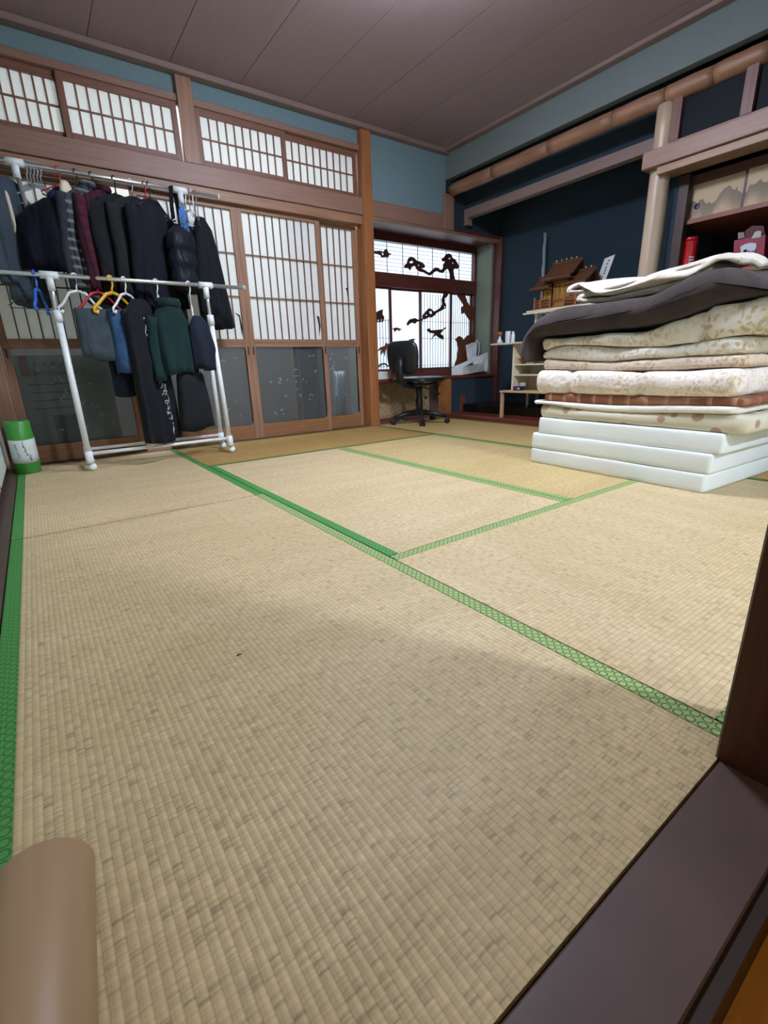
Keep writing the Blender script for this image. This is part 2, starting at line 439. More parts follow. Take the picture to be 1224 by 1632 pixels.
# ------------------------------------------------------------------ doorway sill, posts, hall and next room
M_sill = plain('sill_dark_purple_brown', '#584442', .42, noise_amt=.22, nscale=7, bmp=.08)
bx('trim_1', -.10, .824, -.094, -.001, -.055, .000, M_sill, kind='structure', bevel=.002)
bx('trim_2', -.10, .835, -.108, -.094, -.12, -.006, wood('#2e1c14', 'x'), kind='structure')
bx('floor_hall', -1.2, .86, -1.9, -.108, -.14, -.085, wood('#d8913f', 'x', rough=.35, con=.15), kind='structure')
M_jamb = wood('#4c2718', 'z', rough=.4, con=.2)
post = bx('trim_3', .824, .955, -.10, .006, -.12, 2.37, M_jamb, kind='structure', bevel=.003)
bx('wall_hall', .86, .95, -1.9, -.10, -.12, 2.37, M_pale, kind='structure')
bx('wall_hall_far', -1.2, .95, -1.98, -1.9, -.12, 2.37, M_pale, kind='structure')
bx('wall_hall_side', -1.28, -1.2, -1.98, 0, -.12, 2.37, M_pale, kind='structure')
bx('wall_hall_front', -1.2, -.10, -.10, 0, -.12, 2.37, M_pale, kind='structure')
bx('ceiling_hall', -1.28, .95, -1.98, -.0, 2.37, 2.41, M_pale, kind='structure')
bx('wall_over_doorway', -.10, 2.75, -.09, -.0, 1.80, 2.37, M_plaster, kind='structure')
bx('wall_near', 2.75, 3.65, -.09, -.0, -.05, 2.37, M_plaster, kind='structure')
# adjoining room (open sliding doors between x .96 and 2.75)
bx('floor_next_room', .95, 3.7, -3.0, -.094, -.09, 0.0, plain('rush_next_room', '#bfa878', .7), kind='structure')
bx('trim_4', .955, 2.75, -.094, -.001, -.055, .001, wood('#5a3a28', 'x'), kind='structure')
bx('wall_next_room_far', .95, 3.7, -3.08, -3.0, 0, 2.4, M_pale, kind='structure')
bx('wall_next_room_side', 3.65, 3.73, -3.0, -.0, 0, 2.4, M_pale, kind='structure')
bx('wall_next_room_hall', .86, .95, -3.08, -1.9, 0, 2.4, M_pale, kind='structure')
bx('ceiling_next_room', .95, 3.73, -3.08, -.0, 2.38, 2.42, M_ceil['x'], kind='structure')

# ------------------------------------------------------------------ side wall with pale sliding doors
wl_ = bx('wall_left', -.17, -.092, 0, 3.62, -.05, 2.40, wood('#3e2a20', 'z'), kind='structure')
bx('baseboard_left', -.093, -.027, 0, 3.55, -.055, .0035, wood('#4b3a30', 'y'), kind='structure')
for i, (a, b_) in enumerate(((.05, .93), (.93, 1.8), (1.8, 2.65), (2.65, 3.45))):
    d = bx('door_%d' % (i + 11), -.092, -.074, a + .004, b_ - .004, .004, 1.76, wood('#3e2a20', 'z'), kind='structure')
    bx('panel', -.074, -.070, a + .035, b_ - .035, .045, 1.72, M_pale, d)

# ------------------------------------------------------------------ ceiling
ceil = bx('ceiling', -.14, 4.45, -.0, 3.95, CZ + .012, CZ + .05, wood('#3a2a26', 'y'), kind='structure')
x = -.09
while x < 3.6:
    bx('ceiling_board', max(x, -.09) + .002, min(x + .44, 3.60) - .002, 0.0, 3.55, CZ, CZ + .012, M_ceil['y'], ceil)
    x += .44
bx('trim_5', -.06, 3.60, 3.485, 3.55, 2.335, CZ, M_mould['x'], kind='structure', bevel=.004)
bx('trim_6', 3.535, 3.60, 0, 3.485, 2.345, CZ, M_mould['y'], kind='structure', bevel=.004)

# ------------------------------------------------------------------ back wall: rails, posts, plaster
TN = [20]
def trim(x0, x1, y0, y1, z0, z1, mat, bevel=.002):
    TN[0] += 1
    return bx('trim_%d' % TN[0], x0, x1, y0, y1, z0, z1, mat, kind='structure', bevel=bevel)
wall = bx('wall_back', -.06, 3.60, 3.556, 3.60, 2.235, CZ, M_plaster, kind='structure')
trim(-.06, 3.67, 3.515, 3.60, 1.738, 1.862, M_beam['x'], .004)     # nageshi
trim(-.06, 2.655, 3.53, 3.62, 1.672, 1.737, M_frame['x'])           # head track of the shoji
trim(-.06, 2.645, 3.535, 3.61, 2.195, 2.236, M_beam['x'])            # head of the transoms, hidden behind plaster past the post
trim(1.258, 1.356, 3.518, 3.615, 1.863, 2.334, M_frame['z'])        # short post between transoms
trim(2.645, 2.742, 3.505, 3.64, .0, 2.334, wood('#9a6238', 'z'), .003)   # full-height post
trim(-.06, .035, 3.505, 3.62, .0, 2.334, M_frame['z'])              # corner post
bx('wall_corner_panel', 2.742, 3.60, 3.545, 3.60, 1.863, CZ, M_plaster, kind='structure')
trim(3.56, 3.672, 3.505, 3.60, 1.738, 2.03, M_beam['z'])            # stub post at the corner
trim(-.06, 2.645, 3.545, 3.66, -.05, .004, wood('#5a3826', 'x'))    # bottom track

def lattice_panel(parent, name, x0, x1, z0, z1, y, cols, rows, stile=.028, rail=.035, mats=M_frame, ps=M_paper, bar=.006, dep=.022, top=None, bot=None):
    top = top or rail; bot = bot or rail
    s = bx(name, x0, x0 + stile, y, y + dep, z0, z1, mats['z'], parent, bevel=.001)
    bx('stile', x1 - stile, x1, y, y + dep, z0, z1, mats['z'], s, bevel=.001)
    bx('rail', x0 + stile, x1 - stile, y, y + dep, z1 - top, z1, mats['x'], s)
    bx('rail', x0 + stile, x1 - stile, y, y + dep, z0, z0 + bot, mats['x'], s)
    a, b = x0 + stile, x1 - stile; c, d = z0 + bot, z1 - top
    bx('paper', a, b, y + dep * .62, y + dep * .62 + .0012, c, d, ps, s)
    for i in range(1, cols):
        xx = a + (b - a) * i / cols; bx('lattice_bar', xx - bar / 2, xx + bar / 2, y + dep * .2, y + dep * .6, c, d, mats['z'], s)
    for j in range(1, rows):
        zz = c + (d - c) * j / rows; bx('lattice_bar', a, b, y + dep * .12, y + dep * .5, zz - bar / 2, zz + bar / 2, mats['x'], s)
    return s
# transom windows above the nageshi (each bay holds two sliding lattice panels)
M_tr = {a: wood('#7a5140', a) for a in 'xyz'}
for i, (x0, xm, x1, ov) in enumerate(((.035, .600, 1.250, .0), (1.360, 1.975, 2.638, .0))):
    w = empty('window_%d' % (i + 1), ((x0 + x1) / 2, 3.56, 1.865), kind='structure')
    lattice_panel(w, 'sash', xm - .0, x1, 1.872, 2.194, 3.545 if i == 0 else 3.571, 10, 2, .034, .04, M_tr, bar=.009, bot=.03)
    lattice_panel(w, 'sash', x0, xm + .03, 1.872, 2.194, 3.571 if i == 0 else 3.545, 10, 2, .034, .04, M_tr, bar=.009, bot=.03)

# ------------------------------------------------------------------ sliding shoji doors with frosted glass below
def shoji(n, x0, x1, y):
    D = empty('door_%d' % n, ((x0 + x1) / 2, y, 0), kind='structure')
    dp = .028
    zs = dict(b=.006, kick=.118, g1=.712, m0=.735, m1=.770, t0=1.640, t1=1.671)
    st = .040
    bx('stile', x0, x0 + st, y, y + dp, zs['b'], zs['t1'], M_frame['z'], D, bevel=.0015)
    bx('stile', x1 - st, x1, y, y + dp, zs['b'], zs['t1'], M_frame['z'], D, bevel=.0015)
    a, b = x0 + st, x1 - st
    bx('kick_board', a, b, y + .003, y + dp - .003, zs['b'], zs['kick'], wood('#8a5f3e', 'x'), D)
    bx('rail', a, b, y, y + dp, zs['g1'], zs['m1'], M_frame['x'], D)
    bx('bead', a, b, y - .004, y, zs['m0'] + .012, zs['m0'] + .026, M_frame['x'], D)
    bx('rail', a, b, y, y + dp, zs['t0'], zs['t1'], M_frame['x'], D)
    # glass pane with rounded corners
    r = .022; pts = []
    for cx, cz, a0 in ((b - r, zs['g1'] - r, 0), (a + r, zs['g1'] - r, 90), (a + r, zs['kick'] + r, 180), (b - r, zs['kick'] + r, 270)):
        for k in range(5):
            t = math.radians(a0 + k * 22.5); pts.append((cx + r * math.cos(t), cz + r * math.sin(t)))
    rect = [(b, zs['g1']), (a, zs['g1']), (a, zs['kick']), (b, zs['kick'])]
    MB().slab2d([rect, pts], lambda u, v, d: (u, d, v), y + .004, y + .020).build('glazing_frame', M_frame['x'], D)
    bx('glass_pane', a, b, y + .022, y + .024, zs['kick'], zs['g1'], M_glass, D)
    bx('paper', a, b, y + .018, y + .0192, zs['m1'], zs['t0'], M_paper, D)
    for i in range(1, 10):
        xx = a + (b - a) * i / 10; bx('lattice_bar', xx - .0035, xx + .0035, y + .006, y + .0178, zs['m1'], zs['t0'], wood('#6d4c36', 'z'), D)
    for j in range(1, 3):
        zz = zs['m1'] + (zs['t0'] - zs['m1']) * (j / 3 + .012); bx('lattice_bar', a, b, y + .003, y + .015, zz - .004, zz + .004, wood('#7d583c', 'x'), D)
    for sx in (x0 + st * .5, x1 - st * .5):     # recessed pulls
        bx('pull', sx - .005, sx + .005, y - .0015, y + .004, .655, .715, plain('pull_black', '#15100e', .5), D)
    # pressed flower marks in the glass
    rnd = random.Random(n); mk = MB()
    for k in range(16):
        cx = rnd.uniform(a + .05, b - .05); cz = rnd.uniform(zs['kick'] + .05, zs['g1'] - .05)
        for q in range(rnd.choice((1, 2, 2, 3))):
            ox, oz = cx + rnd.uniform(-.018, .018), cz + rnd.uniform(-.018, .018); rr = rnd.uniform(.005, .011)
            s0 = rnd.uniform(0, 6.28)
            arc = [(ox + rr * math.cos(s0 + t * .55), y + .0205, oz + rr * math.sin(s0 + t * .55)) for t in range(7)]
            mk.tube(arc, [.0008, .0022, .003, .003, .003, .0022, .0008], 6, ry=[.0006, .001, .001, .001, .001, .001, .0006], upv=(0.3, 0, 1))
    mo = mk.build('flower_pattern', plain('glass_clear_marks', '#8d989a', .15, spec=.8), D); mo['kind'] = 'stuff'
    return D
shoji(1, .040, .735, 3.615)
shoji(2, .895, 1.580, 3.575)
shoji(3, 1.580, 2.262, 3.575)
shoji(4, 1.955, 2.632, 3.615)
# torn spots in the paper, as dark patches for the unlit gap behind
M_tear = plain('tear_gap_dark', '#2b2622', .9)
def tear(parent_x, pts, Y):
    P = [px(a, b, Y=Y) for a, b in pts]
    return MB().slab2d([[(p.x, p.z) for p in P]], lambda u, v, d: (u, d, v), Y, Y + .0015)
D3 = bpy.data.objects['door_3']; D4 = bpy.data.objects['door_4']; D2 = bpy.data.objects['door_2']
for D, Y, pts in ((D4, 3.629, [(551, 459), (555, 458), (556, 468), (554, 473), (553, 465)]), (D3, 3.589, [(505, 503), (509, 505), (511, 520), (509, 536), (508, 518)]),
                  (D2, 3.589, [(374, 498), (382, 502), (386, 520), (387, 538), (384, 525), (381, 505)])):
    tear(0, pts, Y).build('paper_tear', M_tear, D)

# veranda behind the frosted glass
bx('floor_veranda', -.10, 2.72, 3.66, 4.72, -.06, -.02, wood('#6a4630', 'x'), kind='structure')
bx('wall_veranda', -.10, 2.72, 4.72, 4.78, -.06, 2.4, plain('veranda_wall', '#6d6864', .9), kind='structure')
bx('wall_veranda_end', -.16, -.10, 3.62, 4.78, -.06, 2.4, plain('veranda_wall', '#6d6864', .9), kind='structure')
bx('ceiling_veranda', -.16, 2.75, 3.62, 4.78, 2.40, 2.44, M_ceil['x'], kind='structure')
bx('wall_veranda_divider', 2.72, 2.75, 3.64, 4.78, -.06, 2.4, plain('veranda_wall', '#6d6864', .9), kind='structure')

# ------------------------------------------------------------------ bay window (writing alcove)
WY = 3.83
bx('wall_bay_side', 4.315, 4.345, 3.60, WY + .1, .40, 1.74, M_reveal, kind='structure')
trim(4.345, 4.385, 3.50, 3.62, .115, 1.76, M_dark['z'])                      # outer post of the bay
trim(2.742, 4.385, 3.515, 3.60, 1.715, 1.737, wood('#8a6a58', 'x'))          # bright head edge
trim(3.672, 4.385, 3.515, 3.60, 1.738, 1.765, M_dark['x'])
bx('ceiling_bay', 2.742, 4.345, 3.60, WY + .1, 1.716, 1.76, M_dark['x'], kind='structure')
bx('wall_bay_left', 2.70, 2.742, 3.64, WY + .1, -.05, 1.76, M_reveal, kind='structure')
sill = trim(2.742, 4.385, 3.53, WY + .06, .388, .418, wood('#6b3226', 'x', rough=.25), .003)
bx('wall_under_bay', 2.742, 4.345, 3.75, 3.79, -.05, .388, plain('under_bay_wall', '#4a3322', .9), kind='structure')
# small patterned closet doors under the sill
mt, t, b = nt('patterned_closet_paper')
vv = coords(t, (1, 1, 1)); nz = node(t, 'ShaderNodeTexNoise'); nz.inputs['Scale'].default_value = 16; nz.inputs['Detail'].default_value = 2; nz.inputs['Distortion'].default_value = 3.5
t.links.new(vv, nz.inputs['Vector']); rr = ramp(t, [(.44, lin('#b79a72')), (.49, lin('#4a3625')), (.53, lin('#b79a72')), (.60, lin('#8a6d4c'))]); t.links.new(nz.outputs[0], rr.inputs[0]); t.links.new(rr.outputs[0], b.inputs['Base Color'])
b.inputs['Roughness'].default_value = .8; M_closet = mt
for i, (a, c) in enumerate(((2.765, 3.17), (3.165, 3.56))):
    d = empty('door_%d' % (21 + i), ((a + c) / 2, 3.73, 0), kind='structure')
    y = 3.722 + .014 * i
    bx('panel', a, c, y, y + .012, .035, .375, M_closet, d)
    hx = a + .05 if i == 0 else c - .05
    MB().lathe([(.0, -.003), (.016, -.003), (.018, 0), (.018, .002)], (hx, y, .20), 16, 'y').build('pull', plain('pull_black', '#15100e', .5), d)
trim(2.742, 3.585, 3.70, 3.75, -.02, .033, M_dark['x'])
trim(3.585, 3.668, 3.51, 3.62, .04, .388, wood('#94602f', 'z'))            # short post at the room corner

# window frame and sashes
win = empty('window_3', (3.54, WY, .42), kind='structure')
Wd = M_dark
bx('frame', 2.742, 4.315, WY - .02, WY + .05, 1.655, 1.716, Wd['x'], win)
bx('frame', 2.742, 4.315, WY - .025, WY + .05, 1.262, 1.385, Wd['x'], win)
bx('frame', 2.742, 4.315, WY - .02, WY + .05, .418, .452, Wd['x'], win)
bx('frame', 4.285, 4.315, WY - .02, WY + .05, .452, 1.655, Wd['z'], win)
bx('frame', 2.742, 2.772, WY - .02, WY + .05, .452, 1.655, Wd['z'], win)
tw = bx('transom_paper', 2.772, 4.285, WY + .03, WY + .032, 1.385, 1.655, M_winpaper, win)
M_bar = wood('#4a3029', 'z')
for zx in (238, 392, 540, 685, 820, 948):
    p = px(580 + zx / 6.12, 395, Y=WY)
    bx('lattice_bar', p.x - .002, p.x + .002, WY + .022, WY + .029, 1.385, 1.655, M_bar, tw)
for k in range(1, 8):
    z = 1.385 + .27 * k / 8; bx('lattice_bar', 2.772, 4.285, WY + .02, WY + .027, z - .001, z + .001, M_bar, tw)
xs = [2.772, 3.152, 3.555, 3.968, 4.285]
for i in range(4):
    a, c = xs[i], xs[i + 1]; y = WY + (.0 if i % 2 == 0 else .022)
    s = bx('sash', c - .022 if i < 3 else c - .012, c + .006 if i < 3 else c, y, y + .02, .452, 1.262, Wd['z'], win)
    bx('rail', a, c - .012, y, y + .018, .452, .505, Wd['x'], s)
    bx('rail', a, c - .012, y, y + .018, 1.245, 1.262, Wd['x'], s)
    bx('paper', a, c, y + .014, y + .016, .505, 1.245, M_winpaper, s)
    nb = 11
    for k in range(1, nb):
        xx = a + (c - a) * k / nb
        zt = {0: .98, 1: .54, 2: 1.235, 3: 1.245}[i]  # bars shortened to imitate window glare washing them out
        bx('lattice_bar', xx - .0016, xx + .0016, y + .008, y + .0135, .505, zt, M_bar, s)
    for z in ((.53, .80, .965) if i != 1 else (.53,)):
        bx('lattice_bar', a, c, y + .006, y + .011, z - .0016, z + .0016, M_bar, s)
# carved pine, cranes and leaves inlaid in the window
def Z8(pts): return [(580 + a / 6.12, 360 + b / 6.12) for a, b in pts]
def carve(name, loops, Y, d=.008, mat=None):
    L = [[(px(a, b, Y=Y).x, px(a, b, Y=Y).z) for a, b in Z8(lp)] for lp in loops]
    o = MB().slab2d(L, lambda u, v, dd: (u, dd, v), Y, Y + d).build(name, mat or wood('#43241d', 'x'), win)
    return o
carve('carved_pine_branch', [[(840,520),(893,527),(880,480),(875,425),(900,415),(915,422),(930,395),(915,365),(895,330),(865,310),(855,280),(825,268),(795,285),(785,305),(758,320),(765,340),(795,348),(775,375),(775,405),(765,425),(740,425),(735,410),(700,405),(675,420),(655,445),(635,455),(600,435),(560,410),(590,412),(598,385),(575,360),(545,345),(520,340),(490,310),(460,298),(435,315),(425,345),(420,365),(395,385),(395,408),(435,410),(452,436),(470,400),(500,390),(515,420),(545,445),(590,455),(640,485),(665,475),(690,450),(715,438),(740,455),(775,460),(800,425),(820,415),(835,450),(840,480)],
    [(440,358),(470,335),(485,350),(468,366)], [(820,318),(845,308),(842,328)], [(858,352),(878,362),(868,372)], [(520,372),(545,385),(530,395)]], WY + .014)
carve('carved_pine_branch', [[(82,238),(120,245),(150,240),(185,250),(200,245),(205,228),(225,225),(240,262),(268,272),(265,282),(245,285),(243,305),(170,305),(168,290),(140,275),(90,268)], [(174,262),(192,262),(196,278),(180,286)]], WY + .014)
carve('carved_pine_branch', [[(785,645),(760,720),(765,765),(745,800),(700,830),(680,832),(660,810),(635,803),(605,835),(575,870),(575,912),(600,910),(640,890),(660,895),(695,870),(710,850),(760,825),(800,800),(805,775),(790,745),(790,705),(815,690),(832,645)], [(635,835),(660,830),(668,852),(645,865)], [(600,868),(620,866),(614,882)], [(783,785),(797,785),(793,797),(783,795)]], WY - .009)
carve('carved_pine_branch', [[(418,968),(425,940),(450,910),(500,898),(530,915),(575,905),(575,925),(520,935),(500,955),(480,945),(455,950),(432,972)]], WY + .013)
carve('carved_crane', [[(613,1010),(640,998),(655,1018),(700,1015),(740,1010),(770,1008),(800,985),(803,1000),(770,1020),(765,1035),(745,1050),(780,1075),(778,1112),(735,1090),(700,1065),(690,1075),(652,1112),(680,1070),(690,1050),(650,1045),(625,1030)]], WY - .009)
carve('carved_leaves', [[(280,1000),(320,990),(360,1003),(375,1020),(350,1010),(350,1030),(330,1010),(300,1035),(295,1012)]], WY + .013)
carve('carved_leaves', [[(440,1110),(480,1100),(512,1105),(490,1112),(490,1135),(475,1115),(455,1140),(462,1115),(440,1120)]], WY + .013)
carve('carved_pine_trunk', [[(900,660),(985,668),(1010,740),(1040,790),(1062,850),(1075,950),(1085,1060),(1085,1440),(860,1440),(905,1300),(920,1200),(912,1140),(893,1105),(930,1072),(955,1085),(975,1112),(1005,1072),(1040,1058),(1057,1000),(1055,950),(1010,890),(985,850),(955,858),(948,800),(975,775),(940,720)]], WY + .012, .008, wood('#6d3c26', 'z'))
carve('carved_crane', [[(108,850),(150,825),(187,812),(182,860),(200,890),(190,935),(160,940),(120,940),(108,900)], [(133,915),(148,912),(150,928),(136,930)], [(165,912),(178,912),(178,926),(168,928)]], WY - .009)
carve('carved_leaves', [[(130,1225),(160,1185),(205,1170),(215,1140),(250,1155),(250,1235),(232,1192),(212,1215),(205,1275),(195,1220),(165,1265),(172,1205)]], WY - .009, .008, wood('#7b4a2c', 'x'))
carve('carved_leaves', [[(135,1370),(160,1345),(205,1335),(245,1365),(240,1378),(205,1352),(165,1362),(145,1382)]], WY - .009, .008, wood('#7b4a2c', 'x'))

# ------------------------------------------------------------------ tokonoma alcove
TB = 4.40
bx('wall_tokonoma_back', TB, TB + .05, 1.53, 3.66, -.05, 2.42, M_navy, kind='structure')
bx('wall_tokonoma_end', 3.60, TB, 3.548, 3.60, 1.765, 2.42, M_navy, kind='structure')
bx('wall_tokonoma_end_low', 3.668, 4.345, 3.545, 3.60, .0, .388, M_navy, kind='structure')
bx('wall_tokonoma_right', 3.74, TB, 1.53, 1.56, -.05, 2.42, M_navy, kind='structure')
bx('ceiling_tokonoma', 3.60, TB + .05, 0, 3.60, 2.42, 2.45, M_navy, kind='structure')
bx('wall_right', 3.60, 3.66, 0, 3.548, 2.150, 2.42, M_plasterB, kind='structure')
trim(3.60, 3.86, 1.50, 3.545, -.05, .042, M_red, .004)                         # front plank
floor_t = bx('floor_tokonoma', 3.86, TB, 1.56, 3.545, -.05, .122, M_black, kind='structure')
trim(3.83, 3.90, 3.53, 3.545, .042, .21, wood('#6b3a20', 'z'))
# hanging lintel board, set back in the alcove
bx('wall_tokonoma_hanging', 3.86, 3.90, 1.56, 3.548, 1.945, 2.42, M_navy, kind='structure')
trim(3.845, 3.915, 1.56, 3.548, 1.868, 1.945, wood('#857068', 'y', con=.08))
trim(3.845, 3.915, 3.505, 3.548, 1.808, 1.868, wood('#857068', 'z', con=.08))
# polished log rail in pieces with faint joints
log = empty('trim_7', (3.64, 1.7, 2.065), kind='structure')
M_log = wood('#8f6850', 'y', rough=.5, con=.35, sc=.45)
ys = [0.0, .55, 1.10, 1.36, 1.62, 1.95, 2.45, 3.0, 3.50]
rnd = random.Random(5)
for a, c in zip(ys[:-1], ys[1:]):
    p = [(3.64 + rnd.uniform(-.002, .002), a + .001 + (c - a - .002) * k / 6, 2.062 + rnd.uniform(-.002, .002)) for k in range(7)]
    r = [.0490, .0500, .0503, .0498, .0502, .0500, .0492]
    MB().tube(p, r, 18).build('log_section', M_log, log)
# alcove pillar: natural pale trunk
M_pillar = wood('#b39c86', 'z', rough=.4, con=.14, sc=.35)
pb = MB(); n = 22; rings = []
for k in range(16):
    z = .0 + 2.02 * k / 15
    ring = []
    for j in range(n):
        th = 2 * math.pi * j / n
        r = .060 * (1 + .05 * noise.noise(Vector((math.cos(th) * 1.5, math.sin(th) * 1.5, z * 2.2))) + .02 * math.cos(4 * th))
        ring.append((3.665 + r * math.cos(th), 1.622 + r * math.sin(th), z))
    rings.append(ring)
pb.loft(rings).build('trim_8', M_pillar)['kind'] = 'structure'
# rail and shelf recess beside the pillar
trim(3.555, 3.70, 0, 1.69, 1.675, 1.770, M_beam['y'], .004)
trim(3.575, 3.72, 0, 1.60, 1.630, 1.674, wood('#94745c', 'y', con=.1))
hi = empty('window_4', (3.64, .8, 1.77), kind='structure')
M_tint = plain('dark_transom_board', '#0c1219', .6, noise_amt=.2, nscale=3, spec=.15)
bx('panel', 3.645, 3.655, 0, 1.57, 1.80, 2.03, M_tint, hi)
bx('frame', 3.62, 3.66, 0, 1.57, 1.770, 1.80, M_beam['y'], hi)
for y in (1.545, 1.17, .60): bx('stile', 3.615, 3.66, y - .028, y + .028, 1.80, 2.05, wood('#6a4438', 'z'), hi)
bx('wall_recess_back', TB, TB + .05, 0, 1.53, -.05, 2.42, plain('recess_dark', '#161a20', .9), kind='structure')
bx('wall_recess_near', 3.60, TB, -.05, 0, -.05, 2.42, M_navy, kind='structure')
trim(3.74, 3.80, 1.47, 1.53, .0, 1.63, wood('#3a2722', 'z'))
# upper cabinet with painted doors
cab = empty('wall_cabinet', (3.95, .8, 1.36), label='wall cabinet with painted mountain doors above the dark recess beside the pillar', cat='cabinet')
CX = 3.80
bx('bottom_board', CX - .02, TB, .0, 1.50, 1.352, 1.378, wood('#7e4c36', 'y'), cab)
bx('top_rail', CX - .01, CX + .03, .0, 1.50, 1.575, 1.625, wood('#51302a', 'y'), cab)
bx('side_post', CX - .01, CX + .03, 1.475, 1.51, 1.378, 1.575, wood('#3f2824', 'z'), cab)
mt, t, b = nt('door_paper_mountains')
v = coords(t); sep = node(t, 'ShaderNodeSeparateXYZ'); t.links.new(v, sep.inputs[0])
n1 = node(t, 'ShaderNodeTexNoise'); n1.inputs['Scale'].default_value = 1; n1.inputs['Detail'].default_value = 4
t.links.new(coords(t, (0, 9, 2)), n1.inputs['Vector'])
sm = node(t, 'ShaderNodeMath', operation='MULTIPLY_ADD'); sm.inputs[1].default_value = -3.2; sm.inputs[2].default_value = .0
t.links.new(sep.outputs['Z'], sm.inputs[0]); ad = node(t, 'ShaderNodeMath', operation='ADD'); t.links.new(sm.outputs[0], ad.inputs[0]); t.links.new(n1.outputs[0], ad.inputs[1])
rr = ramp(t, [(.50, lin('#bba488')), (.515, lin('#7a6e62')), (.66, lin('#8f8070')), (.84, lin('#bba488'))]); t.links.new(ad.outputs[0], rr.inputs[0]); t.links.new(rr.outputs[0], b.inputs['Base Color'])
b.inputs['Roughness'].default_value = .8; M_mount = mt
for i, (a, c) in enumerate(((1.16, 1.475), (.70, 1.172), (.24, .712))):
    X = CX + (.010 if i % 2 == 0 else -.002)
    dd = bx('door', X, X + .012, a, c, 1.380, 1.575, M_mount, cab)
    if i == 0:
        q = px(1094, 322, X=X)
        MB().lathe([(.0, -.003), (.014, -.003), (.017, -.001), (.017, .002)], (X, 1.435, 1.452), 18, 'x').build('finger_pull', plain('pull_blue_black', '#1c3038', .35), dd)
    ya = c if i == 1 else a - .012
    bx('edge_strip', X - .003, X + .010, ya, ya + .012, 1.380, 1.575, wood('#3f2a24', 'z'), dd)
bx('shelf_recess', 3.78, TB, .0, 1.53, 1.018, 1.042, wood('#8a5a3c', 'y'), kind='structure')
bx('wall_recess_low', 3.72, 3.74, .0, 1.50, -.05, .60, M_navy, kind='structure')
bx('floor_recess', 3.60, TB, .0, 1.50, -.05, .0, M_red, kind='structure')

# ------------------------------------------------------------------ ceiling lamps (both out of the picture, above)
def ceiling_lamp(x, y, z, st, label, name='ceiling_lamp', k=1.0, col='#e0ebff'):
    L = empty(name, (x, y, z), label=label, cat='lamp')
    MB().lathe([(.0, .0), (.09, 0), (.10, -.015), (.10, -.05), (.0, -.05)], (x, y, z), 32).build('base', plain('lamp_white', '#d8d8d2', .5), L)
    MB().lathe([(.0, -.135), (.15 * k, -.130), (.23 * k, -.105), (.25 * k, -.075), (.235 * k, -.052), (.0, -.052)], (x, y, z), 40).build('diffuser', emit('lamp_glow_' + str(st), col, st), L)
    return L
ceiling_lamp(.25, -1.1, 2.37, HALL_FILL, 'small warm fill lamp added in the hall outside the doorway', k=.4, col='#ffdcae')  # added lamp; lifts the dark hall floor and warms the near tatami
ceiling_lamp(1.78, 1.72, 2.37, LAMP_MAIN, 'round white ceiling lamp over the middle of the tatami room')
ceiling_lamp(1.85, -1.75, 2.38, LAMP_NEXT, 'round white ceiling lamp in the adjoining room', k=.45)

# ------------------------------------------------------------------ clothes rack
M_white = plain('white_plastic', '#dfe5e8', .35)
M_enamel = plain('white_enamel_tube', '#e2e6e6', .3)
M_chrome = plain('chrome_tube', '#dfe2e4', .3, metal=.85)
RF, RBk = 3.105, 3.335      # front and back rail planes (y)
ZF, ZB = 1.058, 1.632
XL, XR = .335, 1.150
rack = empty('clothes_rack', (.74, 3.22, 0), label='white double-rail clothes rack on castors in front of the shoji doors', cat='clothes rack')
def tb(name, path, r, mat, n=12, parent=rack): return MB().tube(path, r, n).build(name, mat, parent)
tb('front_rail', [(-.02, RF, ZF), (1.395, RF, ZF)], .0115, M_chrome)
tb('back_rail', [(.02, RBk, ZB), (1.375, RBk, ZB)], .0125, M_chrome)
for x in (1.396,): MB().lathe([(0, 0), (.015, 0), (.016, .004), (.014, .008), (0, .008)], (x, RF, ZF), 16, 'x').build('end_cap', M_white, rack)
MB().lathe([(0, 0), (.016, 0), (.017, .004), (.015, .008), (0, .008)], (1.376, RBk, ZB), 16, 'x').build('end_cap', M_white, rack)
